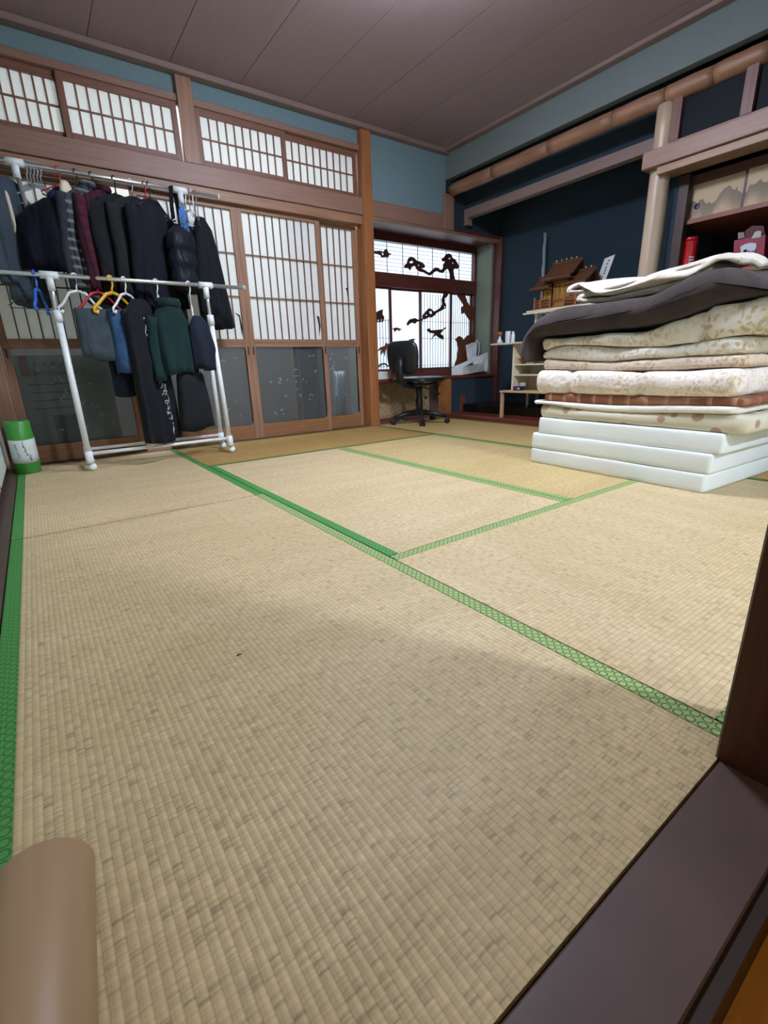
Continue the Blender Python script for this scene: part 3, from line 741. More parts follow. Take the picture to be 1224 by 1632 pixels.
for i, (xt, xb) in enumerate(((XL, .336), (XR, 1.178))):
    # front upright: enamel lower tube, chrome upper tube
    def at_(z, ztop, a=xt, b=xb): return a + (b - a) * (1 - z / ztop)
    tb('lower_post', [(xb, RF, .065), (at_(.86, ZF), RF, .86)], .0165, M_enamel)
    tb('upper_post', [(at_(.86, ZF), RF, .86), (xt, RF, ZF - .02)], .0115, M_chrome)
    tb('collar', [(at_(.83, ZF), RF, .825), (at_(.89, ZF), RF, .885)], .0215, M_white)
    tb('lower_post', [(xb + .012, RBk, .065), (xb + .010, RBk, .86)], .0165, M_enamel)
    tb('upper_post', [(xb + .010, RBk, .86), (xt - .03 if i == 0 else xt - .01, RBk, ZB - .02)], .0115, M_chrome)
    tb('collar', [(xb + .010, RBk, .825), (xb + .010, RBk, .885)], .0215, M_white)
    # elbows that carry the rails
    for (yy, zz, xx) in ((RF, ZF, xt), (RBk, ZB, xt - .03 if i == 0 else xt - .01)):
        e = MB().tube([(xx, yy, zz - .075), (xx, yy, zz - .012)], .0175, 14)
        e.tube([(xx - .042, yy, zz), (xx + .042, yy, zz)], .0195, 14).build('rail_bracket', M_white, rack)
    # foot frame with castors
    e = MB().tube([(xb, RF - .02, .075), (xb + .012, RBk + .02, .075)], .013, 10); e.build('foot_bar', M_enamel, rack)
    for (yy, xx) in ((RF, xb), (RBk, xb + .012)):
        cup = MB().lathe([(.0, .045), (.019, .045), (.021, .06), (.021, .115), (.0, .115)], (xx, yy, 0), 16).build('foot_cup', M_white, rack)
        w = MB().lathe([(0, -.013), (.018, -.013), (.0215, -.008), (.0215, -.003), (.014, 0), (.0215, .003), (.0215, .008), (.018, .013), (0, .013)], (xx + .008, yy + .004, .0225), 18, 'y').build('castor', M_white, rack)
for dy in (.0, .055): tb('lower_bar', [(.33, RF + .004 + dy, .098 - dy * .1), (1.185, RF + .004 + dy, .098 - dy * .1)], .0095, M_enamel)
tb('lower_bar', [(.345, RBk, .098), (1.19, RBk, .098)], .0095, M_enamel)

# ------------------------------------------------------------------ hangers and clothes
def hanger(loc, yaw, mat, w=.20, label='', group=None, thin=.003, style='wire', name='clothes_hanger', roll=0.0, hookr=.0165, drop=.0):
    H = empty(name, loc, yaw, label=label, cat='hanger', group=group, local=True)
    H.rotation_euler = (0, roll, yaw)
    pts = [(hookr * math.cos(a), 0, hookr * math.sin(a)) for a in [math.radians(d) for d in range(195, -61, -18)]]
    pts += [(.008, 0, -.034), (0, 0, -.05), (0, 0, -.07 - drop)]
    MB().tube([(x, y, z) for x, y, z in pts], thin, 7).build('hook', mat, H)
    zt, zb = -.07 - drop, -.165 - drop
    if style == 'wire':
        loop = [(0, 0, zt), (.03, 0, zt - .014), (w - .02, 0, zb + .015), (w, 0, zb + .004), (w - .008, 0, zb - .006), (0, 0, zb - .004), (-w + .008, 0, zb - .006), (-w, 0, zb + .004), (-w + .02, 0, zb + .015), (-.03, 0, zt - .014), (0, 0, zt)]
        MB().tube(loop, thin, 7).build('shoulder_bar', mat, H)
    elif style == 'open':
        for sx in (-1, 1):
            MB().tube([(0, 0, zt), (sx * .04, 0, zt - .012), (sx * (w - .03), 0, zb + .03), (sx * w, 0, zb + .005), (sx * (w + .002), 0, zb - .012), (sx * (w - .014), 0, zb - .018), (sx * (w - .02), 0, zb - .004)], thin * 1.6, 8, ry=thin * 1.1).build('arm', mat, H)
    elif style == 'clip':
        MB().box(-.006, .006, -.004, .004, -.20 - drop, zt).build('clip_bar', mat, H)
    return H

def garment(name, label, cat, loc, yaw, rows, mat, folds=5, amp=.015, seed=0, sleeves=None, group=None, collar=None, sq=.75, tilt=0.0, band=None, N=40, sub=3):
    """rows: (z below rail, half width, half thickness, x shift)"""
    G = empty(name, loc, yaw, label=label, cat=cat, group=group, local=True)
    G.rotation_euler = (0, tilt, yaw)
    rnd = random.Random(seed); ph = [rnd.uniform(0, 6.28) for _ in range(4)]
    R = []
    for i in range(len(rows) - 1):
        a, b = rows[i], rows[i + 1]
        for k in range(sub): R.append([a[q] + (b[q] - a[q]) * k / sub for q in range(4)])
    R.append(list(rows[-1]))
    z0, z1 = rows[0][0], rows[-1][0]
    rings = []
    for z, hw, ht, sx in R:
        f = min(1, max(0, (z - z0) / (z1 - z0 + 1e-6)) * 1.3) ** 1.2
        ring = []
        for j in range(N):
            th = 2 * math.pi * j / N; c, s = math.cos(th), math.sin(th)
            x = hw * math.copysign(abs(c) ** sq, c); y = ht * math.copysign(abs(s) ** .8, s)
            u = x / max(hw, .01)
            w = amp * f * (math.sin(folds * u * 2.2 + ph[0] + (.8 if s < 0 else 0)) + .5 * math.sin(folds * 1.9 * u * 2.2 + ph[1])) * (1 - .3 * abs(u))
            nn = noise.noise(Vector((x * 9 + seed, y * 9, z * 7))) * amp * .9
            ring.append((x + sx + nn * .6, y + w + nn, z + (.012 * math.sin(u * 3 + ph[2]) * (1 if (z == z1) else 0))))
        rings.append(ring)
    MB().loft(rings, caps=(True, True)).build('body', mat, G)
    if sleeves:
        (xs, zs, L, r0, r1, out) = sleeves
        for sd in (-1, 1):
            path = []; rr = []; ry = []
            for k in range(9):
                tt = k / 8
                path.append((sd * (xs + out * tt ** .7), .012 * math.sin(tt * 4 + seed + sd) + .01, zs - L * tt)); rr.append(r0 + (r1 - r0) * tt + .004 * math.sin(tt * 14 + seed)); ry.append((r0 + (r1 - r0) * tt) * .62)
            MB().tube(path, rr, 14, ry=ry, upv=(1, 0, 0)).build('sleeve', mat, G)
    if collar:
        (hw, ht, za, zb, cm) = collar
        rings = []
        for z, k in ((za, 1.0), ((za + zb) / 2, 1.1), (zb, 1.02)):
            rings.append([(hw * k * math.cos(2 * math.pi * j / 18), ht * k * math.sin(2 * math.pi * j / 18), z) for j in range(18)])
        MB().loft(rings, caps=(False, False)).build('collar', cm or mat, G, solid=.006)
    if band:
        for (za, zb, cm) in band:
            def prof(z):
                for i in range(len(rows) - 1):
                    if rows[i][0] >= z >= rows[i + 1][0]:
                        k = (rows[i][0] - z) / (rows[i][0] - rows[i + 1][0]); return [rows[i][q] + (rows[i + 1][q] - rows[i][q]) * k for q in range(4)]
                return rows[-1]
            rings = []
            for z in (za, (za + zb) / 2, zb):
                _, hw, ht, sx = prof(z)
                rings.append([(sx + (hw + .012) * math.copysign(abs(math.cos(2 * math.pi * j / 30)) ** sq, math.cos(2 * math.pi * j / 30)), (ht + .012) * math.copysign(abs(math.sin(2 * math.pi * j / 30)) ** .8, math.sin(2 * math.pi * j / 30)), z) for j in range(30)])
            MB().loft(rings, caps=(True, True)).build('hem', cm, G)
    return G
BK = lambda pxx: px(pxx, 262 + pxx * .163, Y=RBk).x      # x on the back rail from a photo column
FT = lambda pxx: px(pxx, 433 + pxx * .067, Y=RF).x
M_blk = fabric('cloth_black', '#14171c'); M_blk2 = fabric('cloth_soft_black', '#1b1d21'); M_char = fabric('cloth_charcoal', '#2b2f36')
M_nvy = fabric('cloth_navy', '#23335f'); M_crm = fabric('cloth_cream', '#c9c2ad'); M_slate = fabric('cloth_slate', '#3a4650')
M_gpl = plaid('cloth_grey_plaid', '#3a3d42', '#15171b', '#8b9096', .045); M_rpl = plaid('cloth_red_plaid', '#4a1c2a', '#14121a', '#1d1418', .06)
M_bst = plaid('cloth_blue_stripe', '#27579c', '#8fb0d6', '#27579c', .012, .2)
M_grn = fabric('cloth_dark_green', '#142c2c'); M_jgr = fabric('denim_grey', '#39434a', .15, 20); M_jbl = fabric('denim_blue', '#2f4a6b', .3, 12); M_jdk = fabric('denim_dark', '#1c2330', .2, 14)
M_puf = fabric('cloth_puffer', '#161b24', .1, 8, .5)
def jk(L, w=.22, t=.05, flare=0.0, top=-.085):
    return [(top, .05, .03, 0), (top - .03, w * .62, t * .7, 0), (top - .07, w, t, 0), (top - .20, w * .97, t * 1.1, 0), (top - .20 - (L - .2) * .5, w * (1 + flare * .5), t * 1.05, 0), (top - L, w * (1 + flare), t, 0)]
GB = 'clothes on the upper rail of the rack'; GF = 'clothes on the lower rail of the rack'
D = math.radians
H1 = (RBk, ZB)
def B(x, dz=0.0): return (BK(x), RBk, ZB + dz)
def Fr(x, dz=0.0): return (FT(x), RF, ZF + dz)
garment('long_coat', 'slate blue-grey long coat at the wall end of the upper rail', 'coat', B(4), D(62), jk(.62, .20, .034), M_slate, seed=1, group=GB, sleeves=(.19, -.17, .45, .05, .035, .03))
garment('tote_bag', 'cream cloth bag hanging at the wall end of the rack', 'bag', (.155, 3.235, 1.50), D(15), [(.13, .012, .006, .03), (.02, .02, .008, .02), (-.02, .085, .012, 0), (-.05, .092, .03, 0), (-.19, .095, .035, 0), (-.24, .08, .02, 0)], M_crm, seed=2, group=GB)
garment('jacket', 'black and navy colour-blocked jacket folded short on clear hangers', 'jacket', (BK(50), RBk - .12, ZB), D(-22), [(-.19, .04, .03, .05), (-.23, .10, .05, .03), (-.29, .13, .06, 0), (-.38, .145, .065, 0.0), (-.53, .150, .065, 0)], fabric('cloth_black_navy', '#0e1220'), seed=3, group=GB, folds=3)
garment('jacket', 'navy blue jacket with a cream edge beside the colour-blocked one', 'jacket', (BK(88), RBk - .10, ZB), D(32), [(-.12, .03, .03, .0), (-.16, .07, .05, 0), (-.30, .10, .06, 0.01), (-.50, .13, .06, .02)], M_nvy, seed=4, group=GB, folds=3)
garment('cream_coat', 'long cream coat showing as a narrow strip beside the navy jacket', 'coat', (BK(100), RBk - .135, ZB), D(55), [(-.10, .02, .015, -.03), (-.14, .05, .02, -.02), (-.30, .06, .025, .0), (-.52, .07, .025, .03), (-.68, .07, .025, .05)], M_crm, seed=5, group=GB, amp=.006)
garment('jacket', 'charcoal jacket beside the cream coat', 'jacket', B(118), D(62), jk(.56, .15, .04), M_char, seed=6, group=GB, sleeves=(.20, -.17, .46, .05, .035, .03))
garment('plaid_shirt', 'grey plaid shirt on the upper rail', 'shirt', (BK(134), RBk - .06, ZB), D(48), jk(.62, .17, .04, .1), M_gpl, seed=7, group=GB, sleeves=(.165, -.17, .46, .045, .032, .04), collar=(.045, .035, -.09, -.06, None))
garment('plaid_shirt', 'dark red and black plaid shirt on the upper rail', 'shirt', (BK(160), RBk - .03, ZB), D(50), jk(.60, .19, .034, .05), M_rpl, seed=8, group=GB, sleeves=(.20, -.17, .46, .05, .035, .04), collar=(.045, .035, -.09, -.06, None))
garment('jacket', 'black jacket beside the red plaid shirt', 'jacket', B(186), D(46), jk(.66, .22, .034, .04), M_blk, seed=9, group=GB, sleeves=(.21, -.17, .48, .055, .04, .03))
garment('cardigan', 'soft black cardigan behind the empty hanger on the upper rail', 'cardigan', B(212), D(44), jk(.70, .21, .034, .04), M_blk2, seed=10, group=GB, sleeves=(.20, -.17, .50, .05, .035, .03))
garment('jacket', 'black jacket with a blue lining by the red hook', 'jacket', B(238), D(44), jk(.68, .21, .034, .05), fabric('cloth_blue_black', '#12151f'), seed=11, group=GB, sleeves=(.20, -.17, .5, .05, .035, .03))
garment('striped_tie_shirt', 'bright blue striped cloth hanging behind a black strap', 'shirt', (BK(282), RBk - .05, ZB), D(25), [(-.10, .012, .01, 0), (-.14, .03, .015, 0), (-.34, .038, .015, .01), (-.38, .03, .012, .015)], M_bst, seed=12, group=GB, amp=.004)
garment('puffer_jacket', 'black quilted puffer jacket near the end of the upper rail', 'jacket', B(284), D(40), [(-.20, .06, .04, 0), (-.26, .14, .06, 0), (-.33, .16, .075, 0), (-.36, .15, .06, 0), (-.43, .165, .08, 0), (-.46, .155, .06, 0), (-.54, .165, .08, 0), (-.58, .15, .06, 0)], M_puf, seed=13, group=GB, amp=.004)
garment('long_coat', 'long black coat at the open end of the upper rail', 'coat', B(318), D(30), [(-.14, .03, .02, -.02), (-.20, .07, .035, -.01), (-.40, .105, .05, 0), (-.62, .13, .055, .015), (-.80, .15, .05, .03)], M_blk, seed=14, group=GB, folds=4)
# strap loop
S = MB().tube([(BK(272) - .01, RBk - .004, ZB - .30), (BK(272) - .012, RBk - .022, ZB - .1), (BK(272), RBk - .020, ZB + .004), (BK(272) + .012, RBk, ZB + .0185), (BK(272) + .03, RBk + .018, ZB - .02), (BK(272) + .035, RBk + .01, ZB - .14), (BK(272) + .02, RBk + .0, ZB - .30)], .012, 8, ry=.003, upv=(1, 0, 0)).build('bag_strap', fabric('strap_black', '#101216'))
tag(S, 'wide black strap looped over the upper rail', 'strap', GB)
M_wire = plain('hanger_grey', '#8f9498', .3, metal=.6); M_hw = plain('hanger_white', '#dcdfdd', .35); M_hr = plain('hanger_red', '#a8202c', .35)
M_hy = plain('hanger_yellow', '#d2a520', .35); M_hb = plain('hanger_blue', '#2a62c0', .35); M_hk = plain('hanger_black', '#17181a', .4); M_hc = plain('hanger_clear', '#b8bfc3', .15, trans=.4)
for k in range(5):
    hanger(B(40 + k * 5.5), D(-26 + 7 * k), M_hc, .19, 'clear plastic hanger in the bunch by the rack post', 'clear hangers bunched on the upper rail', .0035, drop=.02)
for k in range(4):
    hanger(B(294 + k * 6), D(30 + 14 * k), M_hw if k % 2 == 0 else M_wire, .13 + .012 * k, ('narrow white', 'narrow grey', 'wide white', 'wide grey')[k] + ' hanger in the bunch at the open end of the upper rail', 'white and grey hangers at the rail end', .0035, drop=.03)
hanger(B(208), D(8), M_wire, .20, 'empty grey wire hanger on the upper rail', None, .0035)
for xx, mm, lb in ((93, M_hr, 'red-hooked hanger of the charcoal jacket'), (230, M_hr, 'red-hooked hanger beside the black strap'), (121, M_hk, 'black hanger carrying the grey plaid shirt'), (146, M_hk, 'black hanger carrying the red plaid shirt'), (182, M_hk, 'black hanger carrying the black jacket'), (237, M_hk, 'black hanger of the blue-lined jacket')):
    hanger(B(xx), D(55), mm, .19, lb, None, .004)
# lower rail
def trousers(label, x, yaw, L, w, mat, t=.035, seed=0, dz=0.0, flare=0.0, name='trousers', dy=0.0, top=-.16):
    return garment(name, label, 'trousers', (FT(x), RF + dy, ZF + dz), yaw, [(top, w * .94, .008, 0), (top - .012, w, t * .7, 0), (top - L * .5, w * (1 + flare * .5), t, 0), (top - L, w * (1 + flare), t * .9, 0)], mat, folds=3, amp=.006, seed=seed, group=GF, sq=.5)
trousers('folded grey denim trousers on a white hanger', 137, D(14), .27, .098, M_jgr, .04, 21, dy=-.02)
trousers('folded blue faded jeans behind a yellow hanger', 181, D(30), .34, .075, M_jbl, .045, 22, dy=-.01)
trousers('dark denim jeans hanging low behind the grey pair', 178, D(24), .48, .10, M_jdk, .03, 23, dy=.075)
trousers('charcoal denim jeans beside the black printed top', 203, D(42), .33, .09, fabric('denim_char', '#262d36', .2, 14), .04, 24)
bt = garment('long_sleeve_top', 'long black top with white lettering down the sleeve', 'shirt', Fr(216), D(38), [(-.10, .04, .025, 0), (-.15, .10, .04, 0), (-.20, .135, .045, 0), (-.45, .14, .05, 0), (-.80, .15, .05, .01), (-.93, .155, .05, .01)], M_blk, seed=25, group=GF)
# white print on the black top, laid on its surface
from mathutils.bvhtree import BVHTree
bo = [c for c in bt.children if c.name.startswith('body')][0]
tree = BVHTree.FromPolygons([v.co + bo.location for v in bo.data.vertices], [tuple(p.vertices) for p in bo.data.polygons])
def onto(x, z):
    h = tree.ray_cast(Vector((x, -1, z)), Vector((0, 1, 0)))[0]
    return (x, (h.y if h else -.05) - .001, z)
rnd = random.Random(8); pr = MB()
for k in range(64):
    f_ = k / 64
    if .22 < f_ < .28 or .50 < f_ < .53: continue
    z = -.21 - .68 * f_; xx = -.025 + .085 * f_ + rnd.uniform(-.02, .02)
    a = rnd.uniform(0, 6.28); rr = rnd.uniform(.005, .012)
    pr.tube([onto(xx + rr * math.cos(a + q), z + rr * 1.2 * math.sin(a + q * 1.1)) for q in (0, .8, 1.6, 2.4, 3.4)], .0019, 5)
pr.build('white_lettering', plain('print_white', '#c8ccd0', .7), bt)['kind'] = 'stuff'
garment('hoodie', 'dark green hooded sweatshirt on a white clip hanger', 'sweatshirt', Fr(262), D(30), [(-.11, .03, .03, 0), (-.14, .07, .06, 0), (-.22, .12, .06, 0), (-.40, .12, .06, 0), (-.52, .12, .055, 0)], M_grn, seed=26, group=GF, sleeves=(.105, -.2, .36, .05, .035, .03), collar=(.07, .06, -.14, -.09, None), folds=4)
trousers('black wide trousers hanging below the green hoodie', 284, D(24), .36, .095, M_blk2, .05, 27, top=-.52, flare=.35, dy=.04)
garment('denim_shorts', 'dark navy denim trousers hung from clips beside the rack post', 'trousers', (FT(312), RF + .01, ZF), D(26), [(-.18, .03, .02, -.02), (-.24, .075, .04, -.01), (-.38, .10, .045, .01), (-.50, .105, .04, .02)], M_jdk, seed=28, group=GF, folds=3)
hanger(Fr(118), D(8), M_hw, .105, 'white arched hanger holding the grey denim trousers', None, .0045, 'open')
hanger(Fr(152), D(22), M_hr, .12, 'red hanger beside the yellow one on the lower rail', None, .0045, 'open')
hanger(Fr(175), D(26), M_hy, .125, 'yellow plastic hanger on the lower rail', None, .006, 'open')
hanger(Fr(197), D(40), M_hw, .12, 'white hanger carrying the black printed top', None, .0045, 'open')
hanger(Fr(248), D(30), M_hw, .1, 'white clip hanger holding the green hoodie', None, .004, 'clip')
hanger(Fr(300), D(30), M_hw, .1, 'white clip hanger holding the navy denim trousers', None, .004, 'clip', drop=.05)
hanger(Fr(54), D(72), M_hb, .10, 'blue plastic hanger beside the rack post', None, .006, 'open')
hanger(Fr(47), D(20), M_hk, .13, 'dark wire hanger beside the blue plastic one', None, .0022)

# ------------------------------------------------------------------ stacked bedding
RA = math.radians(-3.2); RC = Vector((2.285, .585, 0))
def rot(p):
    d = Vector(p) - RC
    return Vector((RC.x + d.x * math.cos(RA) - d.y * math.sin(RA), RC.y + d.x * math.sin(RA) + d.y * math.cos(RA), p[2]))
def interp(pts, y):
    pts = sorted(pts)
    if y <= pts[0][0]: return pts[0][1]
    for (a, b), (c, d) in zip(pts[:-1], pts[1:]):
        if y <= c: 
            t = (y - a) / (c - a); t = t * t * (3 - 2 * t)
            return b + (d - b) * t
    return pts[-1][1]
def pad(x0, x1, y0, y1, zlo, zhi, rc=.05, edge=.9, amp=.006, seed=0, tufts=None, bul=.5, prof_n=9, N=140, lay=1, boxy=1.0):
    """soft cushion: rounded-rectangle outline, bulging sides, uneven surface. zlo/zhi: functions of y"""
    def outline(k):
        per = []
        L = [((x1 - rc, y0 + rc), -90), ((x1 - rc, y1 - rc), 0), ((x0 + rc, y1 - rc), 90), ((x0 + rc, y0 + rc), 180)]
        pts = []
        for (c, a0) in L:
            for q in range(7):
                a = math.radians(a0 + 15 * q); pts.append((c[0] + rc * math.cos(a), c[1] + rc * math.sin(a), math.cos(a), math.sin(a)))
        out = []
        m = len(pts)
        for i in range(m):
            p, q = pts[i], pts[(i + 1) % m]
            d = math.hypot(q[0] - p[0], q[1] - p[1]); s = max(1, int(d / .028))
            for j in range(s):
                t = j / s; nx, ny = p[2] + (q[2] - p[2]) * t, p[3] + (q[3] - p[3]) * t; l = math.hypot(nx, ny) or 1
                out.append((p[0] + (q[0] - p[0]) * t, p[1] + (q[1] - p[1]) * t, nx / l, ny / l))
        return out
    O = outline(0); rings = []
    cx, cy = (x0 + x1) / 2, (y0 + y1) / 2
    def pt(o, inset, f, s):
        x, y = o[0] - o[2] * inset, o[1] - o[3] * inset
        lo, hi = zlo(y), zhi(y)
        h = hi - lo; z = lo + h * f
        n1 = noise.noise(Vector((x * 7 + seed * 3.1, y * 7, z * 9))) ; n2 = noise.noise(Vector((x * 22 + seed, y * 22, z * 22 + 5)))
        d = amp * (n1 + .4 * n2)
        tf = 0
        if tufts:
            for ty in tufts: tf += math.exp(-((y - ty) / .014) ** 2)
            tf = min(tf, 1)
        ins = tf * .032 * s
        return Vector((x + o[2] * (d - ins), y + o[3] * (d - ins), z + d * .7 * (1 if 0 < f < 1 else .4) - (tf * .010 * (1 if f > .6 else 0))))
    H = (zhi(cy) - zlo(cy)) / 2 * bul * 2
    # bottom cap rings, side profile, top cap rings
    for k in (.32, .16, .06): rings.append([pt(o, k + H * .5, 0, 0) for o in O])
    for q in range(prof_n + 1):
        a = -math.pi / 2 + math.pi * q / prof_n
        ins = H * edge * (1 - max(0, math.cos(a)) ** boxy); f = .5 + .5 * math.copysign(abs(math.sin(a)) ** (.85 * min(1, .5 + boxy / 2)), a)
        if lay > 1:
            ins += .010 * abs(math.sin(lay * math.pi * f)) ** .5 * -1 + .010
        rings.append([pt(o, ins, f, 1) for o in O])
    for k in (.04, .12, .22, .32): rings.append([pt(o, min(k + H * .5, (x1 - x0) / 2 - .02), 1, .5) for o in O])
    return MB().loft(rings).xf(rot)
C = lambda v: (lambda y: v)
P = lambda *p: (lambda y: interp(p, y))
M_mat = fabric('mattress_white', '#e3e8e6', .03, 3, .8, .1, 400, .1, wr=.05)
mat = empty('tri_fold_mattress', rot((2.6, 1.03, 0)), label='white three-fold foam mattress at the bottom of the bedding stack', cat='mattress')
for k, (dx, ya, yb, z0, z1) in enumerate(((.000, .587, 1.492, .0, .0795), (.002, .578, 1.492, .080, .1635), (.012, .552, 1.458, .164, .2475))):
    pad(2.287 + dx, 2.965 + dx, ya, yb, C(z0), C(z1), rc=.02, edge=.45, amp=.003, seed=k, bul=.5, prof_n=12, boxy=.3).build('cushion_panel', M_mat, mat)
M_dot = dots('futon_cream_dots', '#cfc9b4', '#a98d78', 13.0, .33)
M_chk = plaid('blanket_brown_check', '#8c5a46', '#c09a84', '#b58c74', .085, .06, 'YX')
M_sheet = fabric('sheet_white', '#e6e1d8', .04)
M_fl1 = floral('quilt_floral_pink', '#e9e0da', '#dcc9b2', '#ccb095', 44)
M_fl2 = floral('quilt_floral_beige', '#d3c0ae', '#bfa68a', '#a58a70', 46)
M_fl3 = floral('quilt_floral_pale', '#dfdad0', '#cdb999', '#b3ab97', 34)
def thing(mb, name, mat, label, cat, sub=0):
    o = mb.build(name, mat); tag(o, label, cat, 'bedding in the tall folded stack'); return o
thing(pad(2.305, 2.97, .475, 1.475, C(.2485), P((.47, .322), (1.1, .300), (1.48, .318)), edge=.7, seed=11, amp=.006), 'futon', M_dot, 'cream dotted futon lying directly on the white mattress', 'futon')
thing(pad(2.300, 2.96, .52, 1.52, P((.47, .324), (1.1, .302), (1.48, .320)), P((.5, .352), (1.1, .332), (1.52, .336)), edge=.9, seed=12, amp=.005), 'folded_sheet', M_sheet, 'white folded sheet with a pointed corner between dotted futon and brown check', 'sheet')
thing(pad(2.312, 2.96, .50, 1.46, P((.5, .353), (1.1, .333), (1.52, .337)), P((.5, .385), (1.0, .379), (1.46, .378)), edge=.6, seed=13, amp=.004), 'check_blanket', M_chk, 'brown checked blanket folded below the thick floral quilt', 'blanket')
thing(pad(2.288, 2.96, .53, 1.508, P((.5, .386), (1.0, .380), (1.46, .379)), P((.53, .492), (.92, .482), (1.27, .489), (1.5, .492)), edge=.75, seed=14, amp=.014, tufts=(.93, 1.28)), 'quilt', M_fl1, 'thick pale pink floral quilt in two bulging folds', 'quilt')
thing(pad(2.32, 2.96, .535, 1.49, P((.53, .493), (.92, .483), (1.27, .490), (1.5, .493)), P((.55, .543), (1.14, .527), (1.49, .548)), edge=.9, seed=15, amp=.010, lay=2), 'thin_quilt', M_fl2, 'thin beige floral quilt above the thick pink one', 'quilt')
thing(pad(2.325, 2.97, .53, 1.50, P((.55, .544), (1.14, .528), (1.49, .549)), P((.54, .610), (.9, .585), (1.38, .612), (1.5, .592)), edge=.9, seed=16, amp=.011, lay=2), 'quilt', floral('quilt_floral_white', '#e8e4de', '#d6c4a8', '#bfae94', 36), 'white quilt with a beige printed underside below the dark blanket layers', 'quilt')
thing(pad(2.315, 3.0, .43, 1.50, P((.54, .612), (.9, .587), (1.38, .614), (1.5, .594)), P((.44, .735), (.66, .725), (.78, .688), (.95, .652), (1.5, .650)), edge=.7, seed=17, amp=.015, tufts=(.70,)), 'quilt', M_fl3, 'puffy pale leaf-print quilt under the dark brown plush blanket', 'quilt')
# dark plush blanket draped over the top, hanging over one end
M_plush = fabric('plush_dark_brown', '#3d3533', .22, 9, .95, .08, 180, .6, wr=.3)
prof = [(1.555, .535), (1.600, .548), (1.628, .60), (1.605, .665), (1.545, .725), (1.46, .772), (1.35, .793), (1.15, .792), (.95, .792), (.80, .822), (.68, .848), (.60, .842), (.52, .800), (.455, .755), (.42, .738)]
under = [(1.535, .545), (1.53, .565), (1.53, .60), (1.525, .640), (1.505, .662), (1.46, .667), (1.35, .666), (1.15, .668), (.95, .672), (.80, .694), (.68, .728), (.60, .740), (.52, .742), (.455, .742), (.42, .737)]
def dens(p, m=4):
    out = []
    for i in range(len(p) - 1):
        p0 = p[max(i - 1, 0)]; p1 = p[i]; p2 = p[i + 1]; p3 = p[min(i + 2, len(p) - 1)]
        for k in range(m):
            t = k / m
            out.append(tuple(.5 * ((2 * p1[q]) + (-p0[q] + p2[q]) * t + (2 * p0[q] - 5 * p1[q] + 4 * p2[q] - p3[q]) * t * t + (-p0[q] + 3 * p1[q] - 3 * p2[q] + p3[q]) * t ** 3) for q in (0, 1)))
    out.append(p[-1]); return out
A_, U_ = dens(prof), dens(under)
loop = A_ + U_[::-1]
cyz = (sum(p[0] for p in loop) / len(loop), sum(p[1] for p in loop) / len(loop))
rings = []
nx = 26
for i in range(nx + 1):
    u = i / nx; x = 2.275 + .70 * u
    e = min(u, 1 - u) * .70
    k = 1.0 if e > .06 else max(.02, 1 - ((.06 - e) / .06) ** 3) ** .45
    ring = []
    for j, (y, z) in enumerate(loop):
        # shrink towards the mid surface at the two ends
        jj = j if j < len(A_) else len(loop) - 1 - j
        my, mz = (A_[jj][0] + U_[jj][0]) / 2, (A_[jj][1] + U_[jj][1]) / 2
        yy, zz = my + (y - my) * k, mz + (z - mz) * k
        top = j < len(A_)
        n_ = noise.noise(Vector((x * 5 + 3, yy * 6, zz * 5))) * .014 + noise.noise(Vector((x * 16, yy * 16, 7))) * .004
        if not top: n_ *= .15
        wav = .010 * math.sin(yy * 9 + 1.0) * (1 - u) if top else 0
        ring.append((x + .012 * math.sin(yy * 11 + 2) * (1 - u) + .004 * n_, yy, zz + n_ + wav * .4 + .02 * (u * (1 - u)) * (1 if top else 0)))
    rings.append(ring)
db = MB().loft(rings).xf(rot)
thing(db, 'plush_blanket', M_plush, 'dark brown plush blanket draped over the top of the bedding stack', 'blanket')
# cream blanket folded on the very top: a rolled ribbon section extruded with wavy edges
M_cb = fabric('blanket_cream', '#cdc2b2', .05, 14, .9, .4, 160, .4)
fold = [(.72, .852), (.90, .822), (1.05, .814), (1.20, .812), (1.295, .813), (1.325, .822), (1.315, .836), (1.25, .842), (1.10, .840), (.92, .846), (.78, .868), (.755, .880), (.79, .888), (.95, .868), (1.10, .860), (1.25, .858), (1.335, .858), (1.375, .868), (1.372, .884), (1.32, .896), (1.22, .898), (1.10, .893), (1.0, .892), (.90, .897), (.82, .908), (.74, .916), (.68, .905), (.645, .882), (.625, .866)]
F_ = dens(fold, 4); th = .0095
off = []
for i, p in enumerate(F_):
    a = F_[max(i - 1, 0)]; b = F_[min(i + 1, len(F_) - 1)]
    t = Vector((b[0] - a[0], b[1] - a[1])); t.normalize(); off.append((-t.y, t.x))
outer = [(p[0] + o[0] * th, p[1] + o[1] * th) for p, o in zip(F_, off)]
inner = [(p[0] - o[0] * th, p[1] - o[1] * th) for p, o in zip(F_, off)]
loop = outer + inner[::-1]; rings = []; KT = 4 * 19
nx = 22
